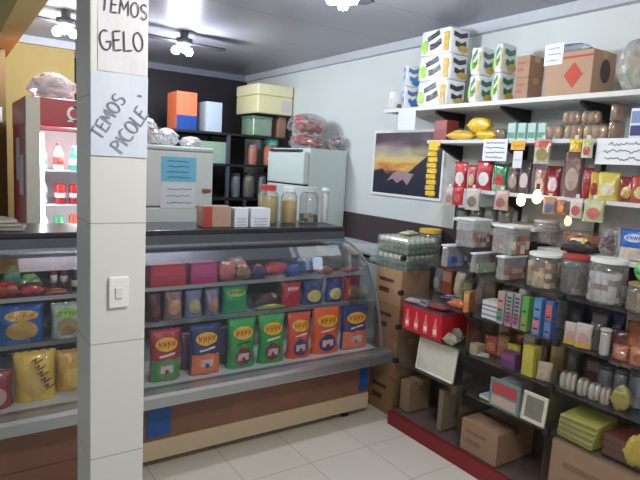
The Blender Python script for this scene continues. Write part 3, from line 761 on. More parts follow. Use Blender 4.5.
back('smallbox', 'storage_box', 'storage box', 'orange and blue box on the top rack shelf', 172, 197, 93, 1.79, c=(220, 112, 76), c3=(24, 66, 142), full=True)
back('smallbox', 'storage_box', 'storage box', 'pale bluish white box beside the orange one', 201, 222, 103, 1.79, c=(178, 192, 206))
back('jar', 'plastic_tub', 'plastic tub', 'bright green tub under the cream box', 247, 272, 117, 1.79, c=(30, 170, 60), lid=(110, 140, 120), fill=.8, bumps=False, square=True)
back('carton', 'cardboard_box', 'cardboard box', 'small brown carton beside the green tub on the rack', 272, 286, 115, 1.79, c=(160, 120, 104))
t = thing('foam_box', 'large cream foam box high up in the back corner', 'foam box', (2.36, 4.6, 0))
t.location = (fx0, 4.6, zf0)
link('foam_body', B(0, fx1-fx0, 0, .45, 0, (zf1-zf0)*.62, bev=.012), M((226, 220, 176), .7, 0, .03), t)
link('foam_lid', B(-.003, fx1-fx0, -.003, .453, (zf1-zf0)*.625, zf1-zf0, bev=.012), M((230, 224, 184), .7, 0, .03), t)
link('label_sticker', B(.24, .34, -.003, .0, .03, .13), M((206, 200, 206), .6), t)
back('smallbox', 'storage_box', 'storage box', 'pale green flat box under the top rack shelf', 196, 229, 142, 1.52, c=(150, 176, 156))
back('jar', 'plastic_tub', 'plastic tub', 'orange tub with turquoise lid on the rack', 264, 280, 137, 1.52, d=.1, c=(222, 110, 50), lid=(90, 190, 180), fill=.85, lidh=.3, bumps=False)
back('jar', 'plastic_tub', 'plastic tub', 'orange pot left of the turquoise lidded tub', 248, 259, 145, 1.52, d=.1, c=(210, 104, 56), lid=(150, 150, 160), fill=.9, bumps=False)
for l, r, tp, c, lb in [(231, 242, 166, (110, 116, 140), 'grey blue pot on the lower rack shelf'), (243, 256, 172, (96, 60, 52), 'brown red pot on the lower rack shelf'), (258, 268, 168, (130, 136, 150), 'pale grey pot next to the corner fridge')]:
    back('jar', 'storage_pot', 'pot', lb, l, r, tp, 1.22, d=.1, group='pots on the lower rack shelf', c=c, lid=(60, 60, 70), fill=.85, bumps=False)

# red drinks cooler
t = thing('drinks_cooler', 'red drinks cooler with white script on its header and lit glass door', 'drinks cooler', (.40, 3.6, 0))
CR = M((176, 26, 44), .35, 0, .04); W = .62; D = .68; HH = 1.85
bm = bmesh.new(); bx(bm, 0, .03, .03, D, .05, HH-.16); bx(bm, W-.03, W, .03, D, .05, HH-.16); bx(bm, .03, W-.03, D-.03, D, .05, HH-.16)
link('cabinet', bm, CR, t)
link('base', B(0, W, .03, D, 0, .12), M((40, 40, 44), .5), t)
hd = link('header', B(-.002, W+.002, -.01, D, HH-.16, HH, bev=.006), CR, t)
bm = bmesh.new(); bx(bm, 0, .07, -.02, .03, .12, HH-.158); bx(bm, W-.07, W, -.02, .03, .12, HH-.158); bx(bm, .07, W-.07, -.02, .03, .12, .2)
dr = link('door_frame', bm, M((214, 208, 190), .4), t)
link('frame_strip', B(0, .072, -.022, -.012, HH-.158, HH-.004), M((214, 208, 190), .4), t)
link('door_glass', B(.07, W-.07, -.005, .003, .2, HH-.165), GLASS, dr)
link('liner', B(.031, W-.031, D-.04, D-.031, .13, HH-.165), M((236, 240, 242), .5), t)
tb = link('lamp_tube', cyl((.09, .055, .25), (.09, .055, HH-.2), .012), emit((235, 248, 255), 14), t)
tb = link('lamp_tube', cyl((W-.09, .055, .25), (W-.09, .055, HH-.2), .012), emit((235, 248, 255), 14), t)
for z in (.45, .75, 1.03, 1.225, 1.43):
    link('wire_shelf', B(.032, W-.032, .09, D-.045, z, z+.008), M((225, 228, 230), .4), t)
bm = bmesh.new(); fh = lambda a, b, off: Vector((a, -.0105-off, HH-.16+b))
def sc(cx, s): return lambda pts: [(cx+p[0]*s, .045+p[1]*s) for p in pts]
q = sc(.225, .075)
stroke(bm, fh, q(arc(.5, .5, .55, .5, 50, 320, 14)), .016)
stroke(bm, fh, q([(.3, 1.02), (.8, .95), (1.3, 1.05), (1.0, .8)]), .012)
stroke(bm, fh, q(arc(1.15, .3, .22, .28, 0, 360, 12)), .012)
stroke(bm, fh, q(arc(1.75, .3, .22, .28, 40, 320, 12)), .012)
stroke(bm, fh, q(arc(2.3, .3, .22, .28, 0, 360, 12)+[(2.5, .1), (2.65, .05)]), .012)
stroke(bm, fh, q([(-.1, -.1), (.6, -.02), (1.6, -.12), (2.6, -.04)]), .010)
link('script_logo', bm, M((244, 244, 244), .4), hd)
link('side_notice', B(-.004, 0, .1, .3, 1.28, 1.52), M((206, 204, 212), .7), t)
link('side_notice', B(-.006, 0, .24, .44, 1.36, 1.62), M((190, 186, 196), .7), t)
cool_l = bpy.data.lights.new('cooler_light', 'POINT'); cool_l.energy = 5; cool_l.shadow_soft_size = .12; cool_l.color = (.9, 1, 1)
co = bpy.data.objects.new('cooler_light', cool_l); C.objects.link(co); co.parent = t; co.location = (.31, .12, 1.6)
co2 = bpy.data.objects.new('cooler_light', cool_l); C.objects.link(co2); co2.parent = t; co2.location = (.31, .12, 1.1)
rowg = 'drinks inside the red cooler'
for z, items in ((1.439, [(.10, .06, .15, (222, 236, 240), (120, 190, 200), 'bottle'), (.19, .06, .16, (226, 232, 236), (200, 90, 80), 'bottle'), (.28, .06, .15, (90, 190, 170), (240, 240, 240), 'bottle'), (.37, .06, .15, (60, 180, 150), (230, 230, 230), 'bottle')]),
                 (1.234, [(.10, .06, .16, (230, 236, 240), (150, 170, 190), 'bottle'), (.20, .065, .12, (196, 36, 44), (236, 236, 236), 'can'), (.28, .065, .12, (200, 34, 40), (240, 240, 240), 'can'), (.36, .065, .12, (190, 38, 46), (232, 232, 232), 'can')]),
                 (1.039, [(.10, .065, .15, (226, 230, 222), (130, 130, 140), 'bottle'), (.19, .06, .12, (80, 150, 110), (226, 232, 228), 'can'), (.28, .065, .13, (200, 90, 76), (228, 222, 216), 'can'), (.37, .065, .13, (222, 224, 220), (180, 170, 150), 'can')])):
    for k, (x, ww, hh, c, c2, kd) in enumerate(items):
        row = {1.439: 'top', 1.234: 'second', 1.039: 'third'}[z]; pos = ('leftmost', 'second', 'third', 'fourth')[k]
        lb = '%s %s %s the %s row inside the lit cooler' % (pos, {'can': 'can', 'bottle': 'bottle'}[kd], 'in', row)
        if kd == 'can': put('can', 'drink_can', 'drink can', lb, (.40+x, 3.6+.14, z), ww, ww, hh, 0, rowg, c=c, c2=c2)
        else: put('bottle', 'drink_bottle', 'bottle', lb, (.40+x, 3.6+.14, z), ww, ww, hh, 0, rowg, c=c, tag=c2, cap=c2)
put('plasticbag', 'plastic_bag', 'plastic bag', 'silvery clear bag of cups on top of the red cooler', (.58, 3.85, 1.852), .26, .24, .17, 0, None, cs=((226, 226, 226), (190, 186, 190)), m=8, fac=.45)
put('packet', 'paper_bundle', 'bundle', 'dark flat bundle on the cooler beside the silvery bag', (.80, 3.8, 1.852), .18, .1, .03, .3, None, c=(50, 44, 50))

# chest freezer
t = thing('chest_freezer', 'white chest freezer between the snack counter and the wall', 'chest freezer', (2.37, 2.80, 0))
FW = M((198, 208, 210), .35, 0, .03)
link('freezer_body', B(.012, .375, .01, .84, .04, .93, bev=.012), FW, t)
link('rim', B(0, .376, 0, .85, .931, .965, bev=.008), M((182, 192, 198), .4), t)
ld = link('lid', B(.004, .372, .004, .42, .9655, .995, bev=.008), FW, t)
link('lid_handle', B(-.012, .004, .08, .36, .955, .972, bev=.003), M((34, 34, 38), .4), ld)
ld = link('lid', B(.004, .372, .43, .846, .9655, .985, bev=.008), M((186, 196, 204), .35), t)
link('lid_handle', B(-.01, .004, .5, .75, .955, .97, bev=.003), M((34, 34, 38), .4), ld)
for a, b in ((.03, .03), (.3, .03), (.03, .78), (.3, .78)):
    link('foot', B(a, a+.04, b, b+.04, 0, .04), BLACKP, t)

# stack of cartons and egg trays in front of the freezer
zz = 0.0
for k, (h, c, lb) in enumerate([(.25, (150, 116, 84), 'lowest cardboard box of the tall stack beside the freezer'), (.24, (156, 120, 88), 'second cardboard box from the floor in the tall stack'),
                                (.22, (150, 112, 82), 'third cardboard box of the tall stack with dark print'), (.22, (172, 134, 102), 'topmost cardboard box of the tall stack under the egg trays')]):
    put('carton', 'cardboard_box', 'cardboard box', lb, (2.435, 2.615, zz+.001+.0005*k), .24, .24, h, -PI/2, 'cardboard boxes stacked by the freezer', c=c, mark=(84, 56, 48)); zz += h+.0005
def egg_tray(z, lb, top):
    t = thing('egg_tray', lb, 'egg tray', (2.45, 2.62, z), (0, 0, .08), 'wrapped egg trays')
    for k in range(2):
        z0 = k*.04
        bm = B(-.13, .15, -.13, .13, z0+.002, z0+.014)
        for i in range(6):
            for j in range(6):
                lathe([(.019, z0+.014), (.015, z0+.03)], 8, -.108+.046*i, -.108+.043*j, bm)
        link('tray', bm, M((104, 142, 124), .8, 0, .1), t)
    bm = bmesh.new()
    for i in range(6):
        for j in range(6):
            mt = Matrix.Translation((-.108+.046*i, -.108+.043*j, .074)) @ Matrix.Diagonal((1, 1, 1.25, 1))
            bmesh.ops.create_uvsphere(bm, u_segments=8, v_segments=6, radius=.018, matrix=mt)
    e = link('eggs', bm, M((232, 230, 222), .5), t, True); e['kind'] = 'stuff'
    link('plastic_wrap', B(-.135, .155, -.135, .135, .001, .1, bev=.015), clear((215, 228, 224), .2, .12, .25), t)
egg_tray(.935, 'lower wrapped green egg tray on the cardboard stack', False)
egg_tray(1.037, 'upper wrapped green egg tray with white eggs showing', True)
put('packet', 'paper_bundle', 'bundle', 'yellow and white packet lying on the egg trays', (2.5, 2.66, 1.139), .12, .08, .02, .3, None, c=(206, 206, 150), mark=(226, 222, 190))
side('jar', 'plastic_jar', 'plastic jar', 'clear jar with yellow lid behind the egg trays', 418, 441, 229, 1.0, 2.585, .13, c=((150, 140, 130), (170, 160, 150)), lid=(224, 180, 50), fill=.5, lidh=.14)
j = [o for o in bpy.data.objects if o.get('label', '').startswith('clear jar with yellow')][0]
put('carton', 'cardboard_box', 'cardboard box', 'tall cardboard box under the yellow lidded jar', (j.location.x, j.location.y, 0), .15, .13, 1.0, -PI/2, None, c=(150, 120, 90))

# ============================================================ RIGHT WALL
# picture
def pic():
    t = thing('landscape_picture', 'framed sunset mountain landscape on the white wall', 'picture', (WX, 3.35, 1.375))
    Wp = .70; Hp = .44
    P3 = lambda a, b, off: Vector((-.012-off, -a, b))
    bm = bmesh.new(); bx(bm, -.014, -.001, -Wp, 0, -.018, 0); bx(bm, -.014, -.001, -Wp, 0, Hp, Hp+.018); bx(bm, -.014, -.001, 0, .018, -.018, Hp+.018); bx(bm, -.014, -.001, -Wp-.018, -Wp, -.018, Hp+.018)
    link('picture_frame', bm, M((226, 228, 230), .4), t)
    m = bpy.data.materials.new('printed_sky'); m.use_nodes = True; nt = m.node_tree; N = nt.nodes.new; b = nt.nodes['Principled BSDF']
    tc = N('ShaderNodeTexCoord'); mp = N('ShaderNodeMapping'); mp.inputs['Scale'].default_value = (1, 2.2, 9); mp.inputs['Rotation'].default_value = (.12, 0, 0)
    nt.links.new(tc.outputs['Object'], mp.inputs[0]); nz = N('ShaderNodeTexNoise'); nz.inputs['Scale'].default_value = 1.4; nt.links.new(mp.outputs[0], nz.inputs['Vector'])
    sx = N('ShaderNodeSeparateXYZ'); nt.links.new(tc.outputs['Object'], sx.inputs[0])
    ad = N('ShaderNodeMath'); ad.operation = 'MULTIPLY_ADD'; ad.inputs[1].default_value = 2.27; nt.links.new(sx.outputs['Z'], ad.inputs[0])
    sb = N('ShaderNodeMath'); sb.operation = 'MULTIPLY_ADD'; sb.inputs[1].default_value = .5; sb.inputs[2].default_value = -.25; nt.links.new(nz.outputs['Fac'], sb.inputs[0]); nt.links.new(sb.outputs[0], ad.inputs[2])
    cr = N('ShaderNodeValToRGB'); e = cr.color_ramp.elements
    e[0].position = 0; e[0].color = rgb((40, 34, 60)); e[1].position = 1; e[1].color = rgb((70, 56, 74))
    for p, c in ((.3, (60, 40, 54)), (.4, (190, 120, 70)), (.5, (224, 186, 104)), (.62, (196, 186, 140)), (.76, (150, 140, 142)), (.88, (92, 72, 84))):
        x = e.new(p); x.color = rgb(c)
    nt.links.new(ad.outputs[0], cr.inputs[0]); nt.links.new(cr.outputs[0], b.inputs['Base Color']); b.inputs['Roughness'].default_value = .35
    link('printed_sky', B(-.010, -.001, -Wp, 0, 0, Hp), m, t)
    bm = bmesh.new(); pts = [(0, 0), (0, .16), (.1, .18), (.17, .12), (.24, .17), (.33, .14), (.4, .17), (.5, .24), (.58, .29), (.7, .34), (.7, 0)]
    prism([(-a, b) for a, b in pts], 'x', -.0118, -.0105, bm)
    link('printed_mountains', bm, M((26, 26, 52), .4, 0, .2, 8), t)
    bm = bmesh.new(); prism([(-a, b) for a, b in [(.16, .09), (.22, .15), (.27, .17), (.36, .16), (.44, .15), (.38, .07), (.33, .11), (.27, .08), (.22, .11)]], 'x', -.0126, -.0119, bm)
    link('printed_snow', bm, M((150, 132, 136), .5, 0, .2, 20), t)
pic()

def long_shelf(label, z, y0, y1, X, brk, th=.024, group='white wall shelves'):
    t = thing('wall_shelf', label, 'wall shelf', (X, y0, z), group=group)
    link('shelf_board', B(0, WX-X-.001, 0, y1-y0, -th, 0, bev=.002), M((206, 208, 208), .5), t)
    for y in brk:
        link('bracket', prism([(WX-X-.004, -th-.001), (.05, -th-.001), (.05, -th-.014), (WX-X-.03, -th-.09), (WX-X-.004, -th-.09)], 'y', y-y0-.011, y-y0+.011), BLACKP, t)
    return t
Z1, Z2, Z3, Z4 = 1.943, 1.742, 1.462, 1.295
BR = (2.50, 2.02, 1.56)
long_shelf('topmost white wall shelf holding tissue packs and cartons', Z1, .75, at(384, 110, 'x', 2.45).y, 2.45, BR)
long_shelf('second white wall shelf holding bread and yellow packs', Z2, .75, 2.56, 2.50, BR, .02)
long_shelf('third white wall shelf holding red jars and snack pouches', Z3, .75, 2.33, 2.50, (2.02, 1.56), .02)
long_shelf('short dark-filled shelf beneath the hanging pouches', Z4, 1.72, 2.27, 2.47, (2.02,), .018)
long_shelf('lower grey shelf at the right holding bread and sweets', 1.205, .75, 1.70, 2.48, (1.4,), .02)
for y, lb in zip(BR, ('black wall rail nearest the picture', 'middle black wall rail behind the shelves', 'black wall rail nearest the right edge')):
    t = link('shelf_rail', B(WX-.0035, WX-.0005, y-.012, y+.012, 1.05, Z1-.12), BLACKP); t['label'] = lb; t['category'] = 'shelf rail'; t['group'] = 'black shelf rails'

# ---- top shelf
G = 'tissue packs on the top shelf'
side('tissue', 'tissue_pack', 'tissue pack', 'small white tissue pack at the left end of the top shelf', 388, 403, 90, Z1, 2.46, .1, G, a=None, b=None, g=(150, 110, 80))
side('tissue', 'tissue_pack', 'tissue pack', '', 403, 420, 63, Z1, 2.47, .12, G, n=2, labels=['lower white and blue tissue pack of the narrow pair', 'upper white and blue tissue pack of the narrow pair'], a=(90, 120, 180), b=None, g=(40, 130, 190))
side('tissue', 'tissue_pack', 'tissue pack', '', 421, 470, 27, Z1, 2.47, .16, G, n=3, wob=.03,
     labels=['bottom tissue pack of the tallest stack, dark swoosh print', 'middle tissue pack of the tallest stack', 'topmost tissue pack of the tallest stack, near the ceiling'], a=(56, 50, 66), b=(150, 200, 60), g=(200, 160, 70))
side('tissue', 'tissue_pack', 'tissue pack', '', 471, 495, 46, Z1, 2.47, .12, G, n=2, labels=['lower green and yellow tissue pack right of the tallest stack', 'upper green and yellow tissue pack right of the tallest stack'], a=(40, 110, 100), b=(150, 206, 50), g=(210, 180, 40))
side('tissue', 'tissue_pack', 'tissue pack', '', 495, 517, 42, Z1, 2.47, .12, G, n=2, labels=['lower green and yellow tissue pack beside the small cartons', 'upper green and yellow tissue pack beside the small cartons'], a=(44, 120, 90), b=(160, 210, 40), g=(206, 180, 50))
side('carton', 'cardboard_box', 'cardboard box', '', 516, 544, 55, Z1, 2.48, .12, 'small cartons on the top shelf', n=2, labels=['lower small cardboard box beside the big marked carton', 'upper small cardboard box beside the big marked carton'], c=(160, 130, 108), mark=(170, 96, 80))
side('carton', 'cardboard_box', 'cardboard box', 'big cardboard box with red diamond on the top shelf', 546, 616, 50, Z1, 2.465, .19, c=(176, 146, 122), mark=(188, 78, 70), shape='diamond', side=(84, 74, 78))
yb = at(553, 60, 'x', 2.46).y; zb2 = at(553, 65, 'x', 2.46).z
paper_note('price_note', 'small white note taped to the big cardboard box', lambda a, b, off: Vector((2.4625-off, yb+.05-a, zb2+b)), .10, .1, (222, 228, 238), 3, (120, 130, 160), cat='note', amp=.004)
side('packet', 'tissue_packet', 'packet', 'white and blue packet lying on the big cardboard box', 552, 590, 43, at(575, 50, 'x', 2.465).z+.003, 2.50, .1, c=(196, 206, 222), mark=(70, 90, 160))
side('plasticbag', 'plastic_bag', 'plastic bag', 'clear bag of green and beige goods at the right end of the top shelf', 614, 668, 32, Z1, 2.47, .22, cs=((150, 176, 70), (190, 166, 130), (210, 200, 180)), m=14, fac=.42)
ys = at(398, 115, 'x', 2.445).y
paper_note('shelf_sign', 'blank white sheet hanging from the left end of the top shelf', lambda a, b, off: Vector((2.448-off, ys-a, at(410, 130, 'x', 2.445).z+b)), .16, .125, (216, 222, 232), 1, (190, 196, 210), cat='paper sign', amp=.002, pw=.001)

# ---- second shelf
G = 'yellow pasta packs on the second shelf'
side('smallbox', 'food_pack', 'food pack', 'dull red carton at the left end of the second shelf', 434, 458, 120, Z2, 2.52, .1, c=(142, 60, 62), c2=(156, 76, 74))
side('packet', 'pasta_pack', 'pasta pack', 'long yellow pasta pack lying in front', 446, 476, 131, Z2, 2.505, .07, G, c=(214, 176, 70), mark=(226, 196, 100))
side('packet', 'pasta_pack', 'pasta pack', 'yellow pasta pack beside the brown bundle', 476, 497, 130, Z2, 2.505, .07, G, c=(220, 180, 40), mark=(190, 140, 60))
side('packet', 'pasta_pack', 'pasta pack', 'yellow pasta pack leaning on top of the others', 468, 492, 117, Z2+.042, 2.53, .07, G, c=(224, 186, 44), mark=(170, 120, 40))
side('rollpack', 'bread_pack', 'bread pack', 'small brown bundle left of the pale teal boxes', 494, 507, 128, Z2, 2.54, .08, c=(130, 96, 70), rolls=1)
G = 'pale teal boxes on the second shelf'
for k, (l, r) in enumerate(((507, 517), (517, 527), (527, 537), (537, 547))):
    side('smallbox', 'tea_box', 'box', ('leftmost', 'second', 'third', 'rightmost')[k]+' of the pale teal boxes on the second shelf', l, r+3, 123, Z2, 2.52, .045, G, c=(176, 204, 202), c3=(90, 150, 120))
G = 'bread packs on the second shelf'
side('rollpack', 'bread_pack', 'bread pack', 'single round bread pack right of the teal boxes', 545, 563, 124, Z2, 2.52, .12, G, c=(200, 164, 130), rolls=2)
side('rollpack', 'bread_pack', 'bread pack', 'left bread pack of the lower row', 565, 583, 124, Z2, 2.51, .09, G, c=(198, 162, 122), rolls=3)
side('rollpack', 'bread_pack', 'bread pack', 'right bread pack of the lower row', 584, 607, 124, Z2, 2.51, .09, G, c=(202, 164, 120), rolls=3)
zt2 = at(585, 124, 'x', 2.51).z+.002
side('rollpack', 'bread_pack', 'bread pack', 'left bread pack lying on the lower row', 563, 581, 110, zt2, 2.52, .09, G, c=(188, 150, 114), rolls=3)
side('rollpack', 'bread_pack', 'bread pack', 'right bread pack lying on the lower row', 582, 600, 110, zt2, 2.52, .09, G, c=(184, 144, 110), rolls=3)
side('rollpack', 'bread_pack', 'bread pack', '', 609, 627, 104, Z2, 2.51, .1, G, n=2, labels=['lower brown bread pack next to the white box', 'upper brown bread pack next to the white box'], c=(160, 118, 84))
side('smallbox', 'detergent_box', 'box', 'white box with blue foot at the right end of the second shelf', 630, 652, 108, Z2, 2.51, .07, c=(214, 220, 230), c2=(120, 140, 190), c3=(60, 62, 120))
# papers hanging from the second shelf
def hang(name, lb, l, r, t_, b_, X=2.492, col=(226, 230, 236), lines=4, cat='paper sign', ink=(90, 96, 116), amp=.005, pw=.003):
    Ya = at(l, (t_+b_)/2, 'x', X).y; Yb = at(r, (t_+b_)/2, 'x', X).y; zb_ = at((l+r)/2, b_, 'x', X).z; zt_ = at((l+r)/2, t_, 'x', X).z
    return paper_note(name, lb, lambda a, b, off: Vector((X-off, Ya-a, zb_+b)), Ya-Yb, zt_-zb_, col, lines, ink, cat=cat, amp=amp, pw=pw)
hang('shelf_sign', 'white lined sheet hanging above the red jars', 483, 507, 139, 161)
hang('shelf_sign', 'wide white handwritten sheet at the right end of the second shelf', 596, 662, 138, 165, ink=(70, 70, 90), amp=.009, lines=3)
t = hang('hanging_tag', 'small orange tag hanging from the second shelf', 511, 525, 141, 150, col=(222, 170, 70), lines=1, cat='tag', ink=(190, 130, 50))
hang('hanging_card', 'narrow white card hanging below the orange tag', 513, 522, 151, 168, col=(220, 222, 228), lines=1, cat='tag', ink=(180, 180, 190))
# yellow strip of sachets at the left end
t = thing('sachet_strip', 'yellow hanging strip of small sachets beside the picture', 'sachet strip', (2.4985, at(433, 150, 'x', 2.49).y, 0))
zt_ = at(433, 141, 'x', 2.49).z; zb_ = at(433, 197, 'x', 2.49).z
link('header_card', B(-.003, .001, -.05, .045, zt_-.03, zt_, bev=.001), M((226, 190, 40), .5), t)
link('carrier_strip', B(-.001, .001, -.022, .022, zb_, zt_-.03), M((222, 186, 50), .5), t)
n = 9
for k in range(n):
    z0 = zb_+(zt_-.03-zb_)*k/n
    link('sachet', B(-.012, -.002, -.042+.006*(k % 2), .036+.006*(k % 2), z0+.006, z0+.034, bev=.003), foil((228, 194+(-14 if k % 2 else 0), 52)), t)

# ---- third shelf
G = 'red packs on the third shelf'
side('pouch', 'food_pouch', 'food pouch', 'red pouch with white front at the left end of the third shelf', 454, 468, 162, Z3, 2.51, .05, G, c=(186, 40, 50), window=(222, 216, 220), top=(200, 60, 66))
side('pouch', 'food_pouch', 'food pouch', 'narrow red and cream pouch, second on the third shelf', 468, 477, 165, Z3, 2.51, .045, G, c=(176, 44, 52), window=(206, 186, 150))
side('pouch', 'food_pouch', 'food pouch', 'wide red pouch with white front beside the green one', 477, 493, 161, Z3, 2.51, .05, G, c=(186, 36, 48), window=(224, 222, 226), top=(196, 44, 56))
side('pouch', 'food_pouch', 'food pouch', 'green topped pouch with red front on the third shelf', 493, 508, 164, Z3, 2.51, .05, G, c=(30, 130, 84), window=(196, 60, 64), low=(140, 180, 140))
G = 'snack pouches on the third shelf'
for l, r, tp, c, wn_, lb in [
  (508, 520, 163, (96, 76, 76), (170, 150, 146), 'brown pouch with silver shine right of the green one'),
  (519, 532, 160, (80, 70, 80), (196, 190, 190), 'grey striped pouch under the white hanging card'),
  (534, 547, 168, (170, 110, 100), (206, 180, 166), 'salmon pouch with pale front'),
  (547, 561, 166, (140, 30, 44), (206, 190, 196), 'maroon pouch with pale pink print'),
  (565, 584, 150, (120, 92, 92), (176, 158, 150), 'tall brownish pouch, highest on the third shelf'),
  (583, 592, 168, (146, 26, 42), (160, 40, 50), 'plain crimson pouch beside the tall brown one'),
  (590, 600, 172, (190, 160, 60), (150, 60, 50), 'slim mustard pouch left of the pale yellow one'),
  (598, 619, 172, (206, 190, 90), (222, 216, 190), 'pale yellow pouch with white front'),
  (620, 634, 177, (130, 40, 48), (196, 170, 90), 'maroon pouch with yellow print near the right edge'),
  (632, 652, 176, (170, 70, 60), (190, 190, 130), 'rust coloured pouch at the right edge of the third shelf')]:
    side('pouch', 'snack_pouch', 'snack pouch', lb, l, r, tp, Z3, 2.51, .055, G, c=c, window=wn_)
G = 'snack packs hanging from the second shelf'
def hangpack(lb, l, r, t_, b_, X, c, wn_, top=None, group=G, hook=True):
    Ya = at(l, (t_+b_)/2, 'x', X).y; Yb = at(r, (t_+b_)/2, 'x', X+.03).y; z0 = at((l+r)/2, b_, 'x', X).z; z1 = at((l+r)/2, t_, 'x', X).z
    p = at((l+r)/2, (t_+b_)/2, 'x', X); dep = -(ROT.transposed() @ (p-Vector((0, 0, EYE)))).z
    t = put('pouch', 'hanging_pack', 'hanging pack', lb, (p.x, p.y, z0), (r-l)*dep/F_PX, .026, z1-z0, -1.25, group, c=c, window=wn_, top=top)
    link('hanger_tab', B(-.008, .008, -.001, .001, z1-z0-.004, z1-z0+.018), M((215, 215, 215), .5), t)
hangpack('clear pack with green and red print hanging over the salmon pouch', 534, 551, 139, 164, 2.475, (190, 180, 160), (150, 140, 90), (196, 90, 80))
hangpack('yellow topped pack hanging left of the wide white sheet', 570, 582, 139, 152, 2.475, (222, 180, 60), (230, 200, 90), (226, 190, 50))
hangpack('white and red pack hanging next to the yellow topped one', 582, 593, 139, 158, 2.475, (210, 200, 180), (190, 96, 90), (180, 196, 120))
G = 'packs hanging from the third shelf'
for l, r, t_, b_, c, wn_, lb in [
  (445, 454, 187, 205, (196, 176, 176), (170, 130, 130), 'pale pink pack hanging at the left end of the third shelf'),
  (453, 464, 186, 205, (188, 40, 48), (200, 90, 90), 'bright red pack hanging from the third shelf'),
  (465, 481, 188, 210, (190, 186, 176), (130, 120, 104), 'beige pack hanging beside the bright red one'),
  (494, 509, 190, 210, (186, 160, 156), (150, 104, 96), 'brownish pink pack hanging under the green topped pouch'),
  (543, 556, 197, 214, (170, 136, 100), (90, 110, 170), 'tan pack with blue print hanging beside the bright lamps'),
  (557, 566, 200, 214, (180, 90, 60), (214, 170, 90), 'rust orange pack hanging under the third shelf'),
  (570, 583, 198, 218, (206, 200, 196), (196, 90, 96), 'white and red pack hanging right of the rust one'),
  (584, 604, 199, 222, (180, 190, 150), (200, 110, 104), 'pale green pack with red band hanging near the empty shelf space')]:
    hangpack(lb, l, r, t_, b_, 2.462, c, wn_, group=G)
# small warm lamps shining among the goods
def glow(lb, px, py, X, s=.022, col=(255, 226, 190), e=14):
    p = at(px, py, 'x', X)
    t = thing('small_lamp', lb, 'small lamp', p, group='small glaring lamps')
    link('bulb', lathe([(.004, -s*1.4), (s*.8, -s), (s, 0), (s*.7, s), (.008, s*1.5)], 14), emit(col, e), t, True)
    link('lamp_holder', cyl((0, 0, s*1.5), (0, 0, s*1.5+.03), .009), M((90, 80, 70), .5), t)
glow('left one of two glaring lamps under the third shelf', 521, 200, 2.44, .022, (255, 222, 180), 5)
glow('right one of two glaring lamps under the third shelf', 537, 197, 2.44, .024, (255, 226, 186), 5)
glow('small orange lamp shining above the bread tray', 568, 221, 2.46, .016, (255, 180, 96), 6)
# short shelf 4
for l, r, tp, c, lid, lb in [(456, 470, 211, (60, 62, 34), (52, 60, 30), 'dark olive jar at the left of the short shelf'), (470, 484, 210, (40, 36, 30), (70, 72, 34), 'blackish jar in the middle of the short shelf'), (484, 498, 210, (54, 44, 36), (64, 70, 36), 'dark brown jar with olive lid on the short shelf'), (498, 512, 211, (44, 44, 32), (80, 76, 40), 'last dark jar of the short shelf beside the glaring lamps')]:
    side('jar', 'spice_jar', 'jar', lb, l, r, tp-3, Z4, 2.49, .05, 'dark jars on the short shelf', c=c, lid=lid, fill=.8, bumps=False, lidh=.25)

# ---- glass cube unit
t = thing('glass_shelf_unit', 'glass cube shelving with black connectors on a red plinth', 'glass shelving', (2.25, .90, 0))
Yc = (2.43, 1.905, 1.40, .90); Zc = (.09, .40, .61, .82, 1.03); XD = .37
link('plinth', B(-.015, XD, -.04, 1.545, 0, .086, bev=.003), M((128, 24, 34), .5, 0, .1, 6), t)
for j, z in enumerate(Zc):
    for i in range(3):
        y1, y0 = Yc[i]-.9, Yc[i+1]-.9
        link('glass_shelf', B(.004, XD, y0+.005, y1-.005, z, z+.005), clear((140, 146, 140), .07 if j else .2, .05, .05), t)
for i, y in enumerate(Yc):
    for j in range(4):
        link('glass_divider', B(.004, XD, y-.9-.0025, y-.9+.0025, Zc[j]+.006, Zc[j+1]-.001), GLASS, t)
for j, z in enumerate(Zc):
    if j == 0: continue
    for y in Yc:
        link('connector', B(-.010, .022, y-.9-.014, y-.9+.014, z-.012, z+.018, bev=.006), BLACKP, t)
GX = 2.25
L1, L2, L3, L4, L0 = .616, .826, 1.036, .406, .096
# bottom row: cartons
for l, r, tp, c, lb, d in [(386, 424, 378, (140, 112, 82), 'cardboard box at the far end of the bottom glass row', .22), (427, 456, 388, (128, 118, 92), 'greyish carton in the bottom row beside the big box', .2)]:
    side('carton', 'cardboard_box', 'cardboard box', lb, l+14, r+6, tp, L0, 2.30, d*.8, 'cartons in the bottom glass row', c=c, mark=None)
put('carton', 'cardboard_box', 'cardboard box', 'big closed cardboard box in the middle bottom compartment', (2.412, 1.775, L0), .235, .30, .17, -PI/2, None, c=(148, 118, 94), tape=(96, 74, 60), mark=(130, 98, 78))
side('carton', 'cardboard_box', 'cardboard box', 'cardboard box in the bottom compartment nearest the camera', 550, 690, 444, L0, 2.262, .3, c=(158, 126, 98), mark=(130, 96, 76))
